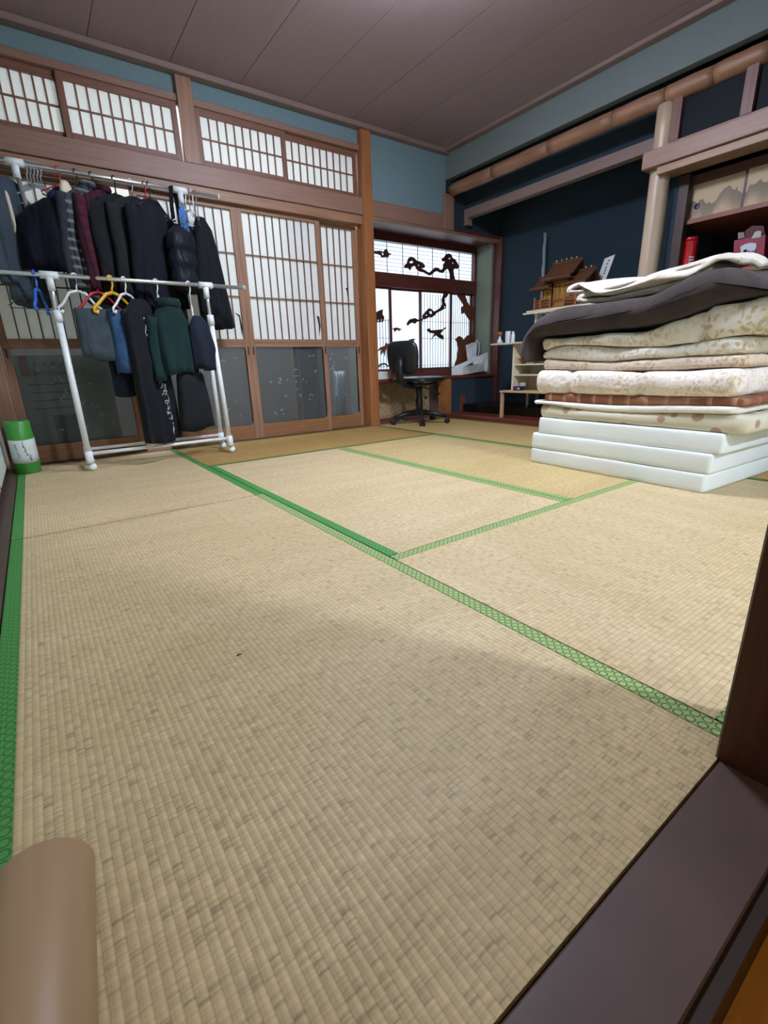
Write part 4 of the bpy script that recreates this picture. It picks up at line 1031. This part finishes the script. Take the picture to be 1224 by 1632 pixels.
for i in range(nx + 1):
    u = i / nx; ring = []
    for j, (y, z) in enumerate(loop):
        wv = .014 * noise.noise(Vector((u * 3.5, y * 5, z * 4)))
        crease = .018 * math.sin(y * 14 + u * 5) * max(0, (z - .875) / .04)
        x = 2.375 + (.36 - .10 * max(0, min(1, (.98 - y) / .35))) * u + .03 * math.sin(y * 7) * (1 - u)
        lift = interp([(.58, .006), (.7, .010), (.85, .004), (1.05, .0), (1.4, -.0)], y)
        # the uppermost layer droops over the front edge as a wavy hem
        jj = j if j < len(F_) else len(loop) - 1 - j
        if jj > KT:
            w_ = min(1, max(0, (1.36 - y) / .10)) * min(1, max(0, (y - .62) / .14))
            q_ = max(0, 1 - u / .4) ** 1.6
            z -= q_ * w_ * (.050 + .014 * math.sin(y * 17 + 1)); x -= q_ * w_ * .035
        ring.append((x, y, z + wv + crease * .5 + lift * (1 - .3 * u)))
    rings.append(ring)
thing(MB().loft(rings).xf(rot), 'cream_blanket', M_cb, 'cream folded blanket lying on top of the dark plush blanket', 'blanket')

# ------------------------------------------------------------------ office chair at the alcove
CHF = math.radians(18)
ch = empty('office_chair', (3.09, 3.37, 0), CHF, label='black swivel office chair standing at the bay window sill', cat='chair', local=True)
M_cp = plain('chair_black_plastic', '#15181a', .45); M_cs = plain('chair_black_vinyl', '#191c1f', .35, bmp=.1, nscale=40)
cs = MB()
def cush(cx, cy, cz, hx, hy, hz, rc, ax='z', n=40, dome=.5):
    rings = []
    for q in range(9):
        a = -math.pi / 2 + math.pi * q / 8; k = math.cos(a) ** .35 if abs(math.cos(a)) > 1e-6 else 0.0
        k = max(k, .02); ring = []
        for j in range(n):
            th = 2 * math.pi * j / n; c, s = math.cos(th), math.sin(th)
            X = math.copysign(abs(c) ** .45, c) * hx * k; Y = math.copysign(abs(s) ** .45, s) * hy * k; Z = hz * math.sin(a)
            ring.append((cx + X, cy + Y, cz + Z) if ax == 'z' else (cx + Z, cy + X, cz + Y))
        rings.append(ring)
    return MB().loft(rings)
cush(.03, 0, .405, .215, .205, .030, .05).build('seat', M_cs, ch)
MB().tube([(.03 + .216 * math.copysign(abs(math.cos(t)) ** .45, math.cos(t)), .206 * math.copysign(abs(math.sin(t)) ** .45, math.sin(t))  , .400) for t in [2 * math.pi * k / 40 for k in range(41)]], .006, 6).build('seat_piping', M_cp, ch)
MB().lathe([(0, .345), (.12, .345), (.17, .36), (.17, .378), (0, .378)], (.03, 0, 0), 24).build('seat_pan', M_cp, ch)
bk = cush(-.235, 0, .600, .165, .145, .030, .05, 'x')
bk.xf(lambda p: (p[0] - .10 * (p[2] - .5) + .12 * p[1] ** 2 * 2, p[1] * (1 - .35 * max(0, (.58 - p[2]) / .16) * .5), p[2])).build('backrest', M_cs, ch)
MB().box(-.300, -.270, -.05, .05, .590, .610).box(-.290, -.260, -.04, .04, .53, .63).build('back_bracket', M_cp, ch)
MB().tube([(-.285, 0, .61), (-.300, 0, .52), (-.292, 0, .43), (-.255, 0, .37), (-.16, 0, .345), (.0, 0, .345)], [.020, .022, .024, .024, .024, .02], 10, ry=[.034, .036, .038, .038, .036, .034], upv=(1, 0, 0)).build('back_post', M_cp, ch)
MB().lathe([(0, .09), (.034, .09), (.034, .22), (.026, .23), (.026, .28), (.030, .29), (.034, .345), (0, .345)], (.03, 0, 0), 20).build('gas_column', M_cp, ch)
MB().tube([(.06, -.03, .335), (.16, -.10, .29), (.20, -.13, .26)], [.006, .006, .010], 8).build('height_lever', M_cp, ch)
MB().lathe([(0, .075), (.048, .075), (.052, .09), (.045, .125), (0, .13)], (.03, 0, 0), 20).build('hub', M_cp, ch)
for k in range(5):
    a = math.radians(72 * k + 20 - 90); c, s = math.cos(a), math.sin(a)
    MB().tube([(.03 + c * .03, s * .03, .100), (.03 + c * .15, s * .15, .088), (.03 + c * .265, s * .265, .066)], [.026, .022, .016], 8, ry=[.026, .022, .018]).build('base_leg', M_cp, ch)
    wx, wy = .03 + c * .272, s * .272
    w = MB()
    for off_ in (-.016, .016):
        ox, oy = -s * off_, c * off_
        ringsw = []
        for dd, rr in ((-.010, .018), (-.008, .0245), (.008, .0245), (.010, .018)):
            ringsw.append([(wx + ox - s * dd + c * rr * math.cos(t), wy + oy + c * dd + s * rr * math.cos(t), .025 + rr * math.sin(t)) for t in [2 * math.pi * q / 16 for q in range(16)]])
        w.loft(ringsw)
    w.tube([(wx, wy, .025), (wx, wy, .065)], .008, 8)
    w.build('castor', M_cp, ch)

# ------------------------------------------------------------------ things on the bay sill
M_wp = plain('white_paper', '#d9dadb', .8, noise_amt=.03, bmp=.25, nscale=18)
SX = .418
bag = empty('paper_bag', (4.1, 3.66, SX), label='crumpled white paper bag lying open on the bay window sill', cat='paper bag')
def q3(a, b, Y): p = px(a, b, Y=Y); return p
b0 = MB()
# lying open flap: long folded tray shape
pts = [q3(727, 588, 3.60), q3(733, 601, 3.56), q3(750, 601, 3.555), q3(782, 588, 3.58), q3(781, 578, 3.66), q3(758, 580, 3.70), q3(746, 585, 3.66)]
lowz = SX + .001
L = [(p.x, p.y) for p in pts]
def sheet(name, quad, nx=8, ny=8, amp=.006, seed=0, mat=M_wp):
    a, b_, c, d = [Vector(p) for p in quad]
    def fn(u, v):
        p = (a * (1 - u) + b_ * u) * (1 - v) + (d * (1 - u) + c * u) * v
        k = noise.noise(p * 14 + Vector((seed, 0, 0))) * amp
        return p + Vector((k, k, k * .8))
    return MB().grid(fn, nx, ny, False).build(name, mat, bag, solid=.0012)
A = Vector((3.74, 3.585, SX + .004)); Bq = Vector((3.86, 3.545, SX + .004)); Cq = Vector((4.25, 3.60, SX + .030)); Dq = Vector((4.18, 3.72, SX + .030))
up = Vector((0, 0, .075))
sheet('bottom_panel', (A, Bq, Cq, Dq), seed=1)
sheet('front_panel', (Bq, Cq, Cq + Vector((0, .01, .10)), Bq + up * .95), seed=2)
sheet('end_panel', (A, Bq, Bq + up * .95, A + up), 4, 4, seed=3)
sheet('rear_panel', (A, Dq, Dq + Vector((0, .0, .11)), A + up), seed=4)
sheet('top_flap', (A + up, Bq + up * .95, Cq + Vector((-.14, .02, .105)), Dq + Vector((-.06, 0, .12))), seed=5, amp=.008)
sheet('standing_flap', (Vector((4.10, 3.66, SX + .05)), Vector((4.30, 3.60, SX + .02)), Vector((4.345, 3.60, SX + .235)), Vector((4.14, 3.69, SX + .17))), seed=6, amp=.012)
sheet('standing_flap', (Vector((4.10, 3.70, SX + .10)), Vector((4.20, 3.68, SX + .12)), Vector((4.235, 3.70, SX + .345)), Vector((4.085, 3.73, SX + .310))), seed=7, amp=.014)
hd = [Vector((4.20, 3.690, SX + .335)), Vector((4.225, 3.685, SX + .352)), Vector((4.248, 3.682, SX + .325)), Vector((4.252, 3.68, SX + .25)), Vector((4.235, 3.68, SX + .19))]
MB().tube(hd, .010, 6, ry=.002).build('handle', M_wp, bag)
bd = bx('white_board', 2.765, 2.915, 3.545, 3.575, SX, SX + .068, plain('board_white', '#cfd3cc', .6), bevel=.002)
tag(bd, 'low white box standing on the bay sill beside the wooden post', 'box')
bk2 = bx('yellow_book', 2.775, 2.935, 3.60, 3.72, SX, SX + .018, plain('book_yellow', '#c9c489', .6), bevel=.001)
tag(bk2, 'pale yellow book lying behind the low white box', 'book')
bk3 = bx('tissue_box', 2.785, 2.925, 3.61, 3.71, SX + .018, SX + .07, plain('box_pink_white', '#cfc3cc', .6), bevel=.002)
tag(bk3, 'pale pink box lying on the yellow book', 'box')

# ------------------------------------------------------------------ green roll by the wall
gr = empty('vinyl_roll', (.028, 3.33, 0), label='upright green plastic roll with a white handwritten label by the wall', cat='roll')
gx, gy, gR = .030, 3.33, .064
MB().lathe([(.0, .0), (gR - .006, .0), (gR, .006), (gR, .300), (gR - .004, .305), (.045, .305), (.042, .29), (0, .29)], (gx, gy, 0), 36).build('roll', plain('vinyl_green', '#3f8f3a', .35, noise_amt=.08, nscale=6), gr)
rings = []
for z in (.072, .11, .16, .205):
    rings.append([(gx + (gR + .0012) * math.cos(t), gy + (gR + .0012) * math.sin(t), z + .008 * math.sin(t)) for t in [math.radians(-165 + 230 * q / 24) for q in range(25)]])
lb = MB(); n = 25
lb.add([p for r in rings for p in r], [(i * n + j, i * n + j + 1, (i + 1) * n + j + 1, (i + 1) * n + j) for i in range(3) for j in range(n - 1)], True)
lab = lb.build('label', plain('label_white', '#c9d0cc', .7), gr, solid=.001)
hw = MB(); rnd = random.Random(3)
for th0, zz in ((-118, .165), (-112, .115), (-88, .175), (-84, .15), (-80, .125), (-72, .10), (-66, .095)):
    arc = []
    for q in range(5):
        t = math.radians(th0 + rnd.uniform(-6, 6)); arc.append((gx + (gR + .0024) * math.cos(t), gy + (gR + .0024) * math.sin(t), zz + .016 - .009 * q))
    hw.tube(arc, .0013, 5)
hw.build('handwriting', plain('ink_black', '#20242a', .6), lab)

# ------------------------------------------------------------------ tan tube in the doorway corner
tube = empty('cardboard_tube', (.03, .1, 0), label='smooth tan tube lying on the tatami beside the green border', cat='tube')
d = Vector((math.sin(.08), math.cos(.08), 0)); e = Vector((.051, .352, .0455)); r = .045
tub = MB(); n_ = Vector((math.cos(.08), -math.sin(.08), 0)); rings = []
for off, rr in ((-.42, r), (-.2, r), (0 - .003, r), (0, r - .003), (.0, r - .006), (-.03, r - .006)):
    rings.append([e + d * off + n_ * (rr * math.cos(t)) + Vector((0, 0, rr * math.sin(t))) for t in [2 * math.pi * q / 48 for q in range(48)]])
tub.loft(rings).build('tube_wall', wood('#a28463', 'y', rough=.5, con=.05), tube)

# ------------------------------------------------------------------ tiered altar stand in the tokonoma
M_ivory = plain('painted_cream', '#d6ccb4', .5, noise_amt=.03)
M_ply = wood('#c9a67c', 'y', con=.08)
be = empty('low_bench', (3.9, 2.5, .042), label='low pale wooden bench standing on the alcove plank', cat='bench')
bx('top', 3.675, 4.10, 2.05, 2.875, .268, .284, M_ply, be, bevel=.002)
for (x, y, z0) in ((3.685, 2.845, .042), (3.685, 2.06, .042), (4.065, 2.845, .122), (4.065, 2.06, .122)):
    bx('leg', x, x + .026, y - .0, y + .024, z0, .268, M_ply, be)
st = empty('altar_stand', (3.95, 2.5, .284), label='cream tiered altar stand with open shelves on the low bench', cat='stand')
for y in (2.775, 2.12): bx('side_panel', 3.74, 3.98, y, y + .018, .284, .690, M_ivory, st)
bx('tier_board', 3.70, 3.99, 2.08, 3.030, .690, .704, M_ivory, st, bevel=.002)
for z in (.345, .435): bx('shelf', 3.75, 3.97, 2.138, 2.775, z + .07, z + .082, M_ivory, st)
bx('back_panel', 3.972, 3.98, 2.138, 2.775, .284, .690, M_ivory, st)
for y in (2.60, 2.14): 
    for x in (3.80, 3.95): bx('post', x, x + .022, y, y + .022, .704, .940, M_ivory, st)
bx('tier_board', 3.745, 4.06, 2.02, 2.675, .940, .953, M_ivory, st, bevel=.002)
bx('edge_rail', 3.735, 3.752, 2.02, 2.70, .925, .938, M_ivory, st)
o = bx('incense_box', 3.742, 3.80, 2.69, 2.772, .284, .320, plain('box_navy', '#1d2140', .5), bevel=.002)
tag(o, 'navy printed box on the low bench inside the altar stand', 'box')
for k, (y, c) in enumerate(((2.745, '#7a2338'), (2.71, '#c9c6c2'))): bx('print_patch', 3.7405, 3.742, y - .012, y + .012, .295, .31, plain('patch_%d' % k, c, .6), o)
o = bx('white_bottle_box', 3.78, 3.82, 2.69, 2.73, .320, .352, plain('box_pale_blue', '#b9c2cf', .5), bevel=.004); tag(o, 'small pale blue box lying on the navy box', 'box')
wf = empty('wooden_offering_tray', (3.80, 2.70, .517), label='small unpainted wooden offering tray on the middle shelf', cat='tray')
bx('top', 3.765, 3.85, 2.64, 2.765, .566, .574, M_ply, wf); bx('side', 3.77, 3.845, 2.645, 2.653, .517, .566, M_ply, wf); bx('side', 3.77, 3.845, 2.752, 2.760, .517, .566, M_ply, wf)
M_por = plain('porcelain_white', '#d6dade', .2, coat=.4)
TZ = .704
def pot(name, y, x, prof, label, cat, mat=M_por):
    o = MB().lathe(prof, (x, y, TZ), 24).build(name, mat); tag(o, label, cat); return o
pot('white_cup', 2.905, 3.80, [(0, 0), (.024, 0), (.026, .01), (.026, .10), (.024, .104), (.021, .10), (.02, .02), (0, .02)], 'tall white porcelain cup on the lower altar tier', 'cup')
v = pot('offering_flask', 2.965, 3.755, [(0, 0), (.020, 0), (.022, .02), (.012, .040), (.008, .055), (.010, .062), (0, .062)], 'small white porcelain flask with an orange paper top', 'flask')
MB().lathe([(0, .060), (.010, .062), (.022, .085), (.026, .094), (.012, .098), (0, .108)], (3.755, 2.965, TZ), 7).build('paper_top', plain('paper_orange', '#b26a3a', .7), v)
pot('salt_dish', 2.99, 3.80, [(0, 0), (.012, 0), (.022, .012), (.024, .018), (0, .016)], 'low white salt dish beside the porcelain flask', 'dish')
pot('white_bottle', 2.84, 3.79, [(0, 0), (.016, 0), (.017, .005), (.017, .07), (.010, .08), (.010, .098), (0, .098)], 'slim white bottle beside the tall porcelain cup', 'bottle')

# ------------------------------------------------------------------ miniature household shrine
sh = empty('miniature_shrine', (3.92, 2.35, .953), label='miniature wooden household shrine with three roofs and gilded doors', cat='shrine')
M_sw = wood('#7d4c28', 'y', con=.15, rough=.5); M_swl = wood('#a06a3c', 'z', con=.12); M_roof = wood('#5d3a26', 'y', con=.12); M_gold = plain('gilt_brass', '#c79f4e', .35, metal=.7); M_gp = plain('gilt_panel', '#a8803c', .45, metal=.35)
Z0 = .953
bx('platform', 3.765, 4.03, 2.04, 2.655, Z0, Z0 + .012, M_sw, sh)
bx('platform', 3.83, 4.02, 2.07, 2.635, Z0 + .012, Z0 + .085, M_sw, sh)
# front fence
for y in [2.645 - .0, 2.565, 2.44, 2.27, 2.13, 2.05]:
    bx('fence_post', 3.775, 3.787, y - .006, y + .006, Z0 + .012, Z0 + .115, M_swl, sh)
for z in (.03, .055, .08): bx('fence_rail', 3.778, 3.784, 2.445, 2.645, Z0 + z, Z0 + z + .008, M_sw, sh)
for z in (.03, .055, .08): bx('fence_rail', 3.778, 3.784, 2.05, 2.27, Z0 + z, Z0 + z + .008, M_sw, sh)
bx('fence_panel', 3.786, 3.79, 2.45, 2.64, Z0 + .012, Z0 + .09, wood('#6b3322', 'y'), sh)
for k in range(5): bx('step', 3.80 + .012 * k, 3.83 + .012 * k, 2.30, 2.42, Z0 + .012 + .014 * k, Z0 + .026 + .014 * k, M_gp, sh)
ZD = Z0 + .085
bx('cella', 3.88, 4.0, 2.09, 2.62, ZD, ZD + .17, wood('#4a2a1c', 'y'), sh)
for y in (2.615, 2.51, 2.465, 2.275, 2.23, 2.10): bx('column', 3.855, 3.869, y - .007, y + .007, ZD, ZD + (.175 if 2.2 < y < 2.5 else .125), M_swl, sh)
for (a, c, h) in ((2.515, 2.608, .125), (2.283, 2.457, .17), (2.107, 2.223, .125)):
    dn = 2 if h < .15 else 3
    for k in range(dn):
        y0 = a + (c - a) * k / dn; dd = bx('door', 3.862, 3.87, y0 + .003, y0 + (c - a) / dn - .003, ZD + .005, ZD + h - .03, M_gp, sh)
        bx('door_fitting', 3.858, 3.862, y0 + .012, y0 + (c - a) / dn - .012, ZD + h - .05, ZD + h - .034, M_gold, dd)
        MB().lathe([(0, -.002), (.010, -.002), (.012, 0), (0, 0)], (3.861, y0 + (c - a) / dn / 2, ZD + .055), 10, 'x').build('door_crest', M_gold, dd)
    bx('lintel', 3.85, 3.874, a - .004, c + .004, ZD + h - .03, ZD + h - .012, M_sw, sh)
def roof(y0, y1, zr, ze, name='roof', xf=3.755, xb=4.04):
    xm = 3.925; t = .014
    prof = [(xf, ze), (xf + .05, ze + (zr - ze) * .22), (xm - .03, zr - .02), (xm, zr), (xm + .03, zr - .02), (xb - .04, ze + (zr - ze) * .22), (xb, ze)]
    top = prof; bot = [(x, z - t) for x, z in prof][::-1]
    L = top + bot
    rings = [[(x, y, z) for x, z in L] for y in (y0, y1)]
    o = MB().loft(rings, smooth=False).build(name, M_roof, sh)
    MB().box(xm - .012, xm + .012, y0 - .008, y1 + .008, zr - .004, zr + .014).build('ridge', M_roof, o)
    nrb = int((y1 - y0) / .016)
    for k in range(nrb):
        yy = y0 + .006 + (y1 - y0 - .012) * k / (nrb - 1); bx('rafter', xf + .004, xf + .10, yy - .0035, yy + .0035, ze - .024, ze - .015, M_sw, o)
    return o
rm = roof(2.20, 2.545, Z0 + .405, Z0 + .268)
rl = roof(2.475, 2.720, Z0 + .305, Z0 + .205, xf=3.775)
rr_ = roof(2.035, 2.265, Z0 + .305, Z0 + .205, xf=3.775)
for o, ys, zr in ((rm, (2.25, 2.31, 2.37, 2.43, 2.49), .405), (rl, (2.585, 2.65), .305), (rr_, (2.07, 2.13), .305)):
    for y in ys:
        m_ = MB().tube([(3.895, y, Z0 + zr + .020), (3.955, y, Z0 + zr + .020)], .0075, 10); m_.build('ridge_billet', M_roof, o)
        MB().lathe([(0, -.003), (.0078, -.003), (.0082, 0), (0, 0)], (3.895, y, Z0 + zr + .020), 12, 'x').build('billet_cap', plain('gilt_light', '#e2c88c', .3, metal=.5), o)
sh.scale = (.95, .76, .88); sh.location.y += .05
# clear wrapped rod behind the shrine and paper talisman
rod = MB()
p1 = px(869, 372, X=4.30); q1 = px(864, 474, X=4.20)
dr = (p1 - q1) / (p1.z - q1.z)
p0 = q1 + dr * (.136 - q1.z)
pp = [p0 + (p1 - p0) * (k / 24) + Vector((0, .003 * math.sin(k * 2.1), 0)) for k in range(25)]
ro = rod.tube(pp, [.015 + .003 * math.sin(k * 2.7) for k in range(25)], 10).build('wrapped_rod', plain('clear_wrap', '#aab4bc', .15, trans=.35, bmp=1.0, nscale=45))
tag(ro, 'long clear plastic-wrapped rod standing behind the shrine', 'rod')
ta = empty('paper_talisman', (4.02, 2.07, .953), label='white paper talisman with black and red brush writing beside the shrine', cat='talisman')
qd = [px(949, 443, X=4.02), px(964, 443, X=4.02), px(975, 405, X=4.02), px(957, 409, X=4.02)]
yb0, yb1, zt = 2.025, 2.135, 1.32
sk = .035
tm = MB().slab2d([[(2.205, .953), (2.127, .953), (2.127, 1.315), (2.205, 1.300)]], lambda u, v, dd: (dd + (v - .953) * .05, u - (v - 1.17) * .3, v), 4.02, 4.024)
to = tm.build('card', plain('talisman_paper', '#d4d5d6', .8), ta)
ink = MB(); rnd = random.Random(11)
def glyphs(mb, y, zs, s, seed):
    rg = random.Random(seed)
    for z in zs:
        for q in range(5):
            a = (y + rg.uniform(-s, s), z + rg.uniform(-s, s)); b_ = (y + rg.uniform(-s, s), z + rg.uniform(-s, s))
            f_ = lambda u, v: (4.0185 + (v - .953) * .05, u - (v - 1.17) * .3, v)
            mb.tube([f_(*a), f_((a[0] + b_[0]) / 2 + .001, (a[1] + b_[1]) / 2), f_(*b_)], .0014, 5)
glyphs(ink, 2.162, [1.28 - .022 * k for k in range(5)], .009, 4); ink.build('brush_writing', plain('ink_black', '#20242a', .6), to)
rd = MB(); glyphs(rd, 2.168, [1.165 - .02 * k for k in range(4)], .011, 5); rd.build('red_stamp', plain('ink_red', '#8e2a34', .6), to)

# ------------------------------------------------------------------ red can and red ornament on the recess shelf
SH = 1.042
can = empty('red_can', (3.90, 1.515, SH), label='bright red lidded can on the recess shelf beside the pale pillar', cat='can')
cy, cx_, cr = 1.448, 3.83, .042
MB().lathe([(0, 0), (cr, 0), (cr + .0015, .003), (cr, .006), (cr, .205), (cr + .0015, .208), (cr, .212), (0, .212)], (cx_, cy, SH), 28).build('body', plain('can_red', '#b3161d', .3, coat=.3), can)
MB().lathe([(0, .212), (cr + .001, .212), (cr + .001, .232), (cr - .003, .236), (0, .236)], (cx_, cy, SH), 28).build('lid', plain('can_red_lid', '#a3141a', .3, coat=.3), can)
tx = MB()
for k in range(3):
    for j in range(4):
        t = math.radians(205 + j * 11 + 4); tx.obox((cx_ + (cr + .001) * math.cos(t), cy + (cr + .001) * math.sin(t), SH + .115 - k * .016), (.0005, 0, 0), (-math.sin(t) * .0032, math.cos(t) * .0032, 0), (0, 0, .004))
tx.build('white_print', plain('print_white', '#c8ccd0', .7), can)
orn = empty('red_ornament', (3.86, 1.06, SH), label='crimson framed ornament with a white fan and small figures on the recess shelf', cat='ornament')
ox = 3.88
def yz(pts):
    out = []
    for a, b_ in pts:
        p = px(1150 + a / 14.84, 330 + b_ / 14.84, X=ox); out.append((p.y, p.z))
    return out
def flat(name, pts, mat, x0, x1): return MB().slab2d([yz(pts)], lambda u, v, dd: (dd, u, v), x0, x1).build(name, mat, orn)
bb = yz([(300, 790), (1040, 650), (1000, 1300), (290, 1330)])
MB().slab2d([[(bb[0][0], bb[0][1]), (bb[1][0], bb[1][1]), (bb[2][0], SH), (bb[3][0], SH)]], lambda u, v, dd: (dd, u, v), ox, ox + .05).build('crimson_box', plain('crimson', '#8c1835', .5, noise_amt=.08, nscale=8), orn)
flat('top_cloth', [(520, 560), (700, 430), (960, 430), (1000, 655), (540, 760)], plain('crimson_dark', '#55131f', .6), ox + .02, ox + .05)
flat('paper_tuft', [(380, 600), (520, 590), (540, 720), (380, 755)], plain('paper_grey', '#8d8580', .8), ox + .005, ox + .02)
flat('paper_tuft', [(790, 600), (870, 560), (950, 575), (935, 715), (710, 745)], plain('paper_pale', '#b9b8b2', .8), ox - .004, ox)
flat('white_fan', [(455, 940), (560, 880), (700, 845), (830, 860), (830, 960), (760, 1085), (640, 1030), (560, 1085), (465, 1095)], plain('fan_white', '#c9ccd6', .6), ox - .006, ox - .001)
M_fig = [plain('fig_white', '#d6d6d0', .5), plain('fig_black', '#1c1a20', .5), plain('fig_red', '#6e1b28', .5), plain('fig_grey', '#8b8590', .6)]
for nm, mi, c, s in (('figure_body', 0, (590, 1200), (.026, .034)), ('figure_body', 0, (420, 1170), (.016, .022)), ('figure_body', 3, (720, 1110), (.018, .02)), ('figure_hair', 1, (560, 1035), (.010, .008)), ('figure_sash', 2, (370, 1200), (.008, .018)), ('figure_hair', 1, (440, 1250), (.018, .008)), ('figure_base', 3, (250, 1180), (.020, .024)), ('figure_base', 0, (420, 1330), (.030, .010))):
    p = px(1150 + c[0] / 14.84, 330 + c[1] / 14.84, X=ox - .02)
    rg = [(0.001, -1), (.6, -.8), (.95, -.3), (1, .1), (.7, .6), (.45, .8), (.001, 1)]
    MB().loft([[(ox - .022 + .012 * rr * math.cos(t), p.y + s[0] * rr * math.sin(t), max(SH, p.z + s[1] * h)) for t in [2 * math.pi * q / 14 for q in range(14)]] for rr, h in rg]).build(nm, M_fig[mi], orn)

# ------------------------------------------------------------------ boxes stored behind the frosted glass
bxs = empty('storage_box', (.30, 3.76, -.02), label='white printed cardboard box seen through the frosted glass behind the clothes rack', cat='box')
q0, q1 = px(17, 567, Y=3.655), px(152, 735, Y=3.655)
bx('carton', q0.x, q0.x + .52, 3.655, 3.95, -.02, q0.z, plain('carton_white', '#d2dad5', .8), bxs)
r0, r1 = px(24, 573, Y=3.70), px(36, 597, Y=3.70)
bx('red_mark', q0.x + .03, q0.x + .075, 3.652, 3.655, q0.z - .125, q0.z, plain('carton_red', '#b03028', .7), bxs)
bx('dark_picture', q0.x + .14, q0.x + .27, 3.652, 3.655, .03, .30, plain('carton_dark', '#4a5260', .7), bxs)
def text(s, size, loc, mat, parent, name='lettering'):
    c = bpy.data.curves.new('t', 'FONT'); c.body = s; c.size = size; c.extrude = .0005
    o = bpy.data.objects.new('t', c); COL.objects.link(o)
    dg = bpy.context.evaluated_depsgraph_get(); me = bpy.data.meshes.new_from_object(o.evaluated_get(dg))
    bpy.data.objects.remove(o)
    if not len(me.vertices): return None
    me.transform(Matrix.Rotation(math.pi / 2, 4, 'X')); me.materials.clear(); me.materials.append(mat)
    return link(name, me, loc, parent)
M_ink = plain('ink_black', '#20242a', .6)
text('トイオン', .045, (q0.x + .09, 3.653, q0.z - .07), M_ink, bxs)
text('静のスリムタイプ', .036, (q0.x + .09, 3.653, q0.z - .118), M_ink, bxs)
for k in range(4): bx('print_line', q0.x + .05, q0.x + .05 + (.28, .22, .25, .24)[k], 3.6525, 3.655, q0.z - .18 - .05 * k, q0.z - .174 - .05 * k, plain('print_grey', '#5c6466', .8), bxs)
cu = MB().grid(lambda u, v: (2.37 + .11 * u, 3.672 + .012 * math.sin(u * 22), -.015 + .52 * v), 24, 2).build('white_curtain', plain('curtain_white', '#dfe5e6', .8), None, solid=.002)
tag(cu, 'narrow white cloth seen through frosted glass beside the wooden post', 'cloth')
bl = bx('reflection_board', 2.03, 2.20, 3.655, 3.67, -.02, .80, plain('reflection_blue', '#8ea3bb', .7)); tag(bl, 'added blue-grey board standing in for the double-glass reflection in the shoji door', 'board')  # added board; its colour imitates the bluish reflection of the overlapping panes
p = px(382, 1044, Z=.0006)
sc_ = MB().tube([p + Vector((-.006, 0, .0006)), p + Vector((-.001, .0025, .0012)), p + Vector((.005, .001, .0006))], [.0009, .0016, .0008], 6).build('red_scrap', plain('scrap_red', '#a8402c', .7))
tag(sc_, 'tiny red scrap lying on the bare tatami', 'scrap')
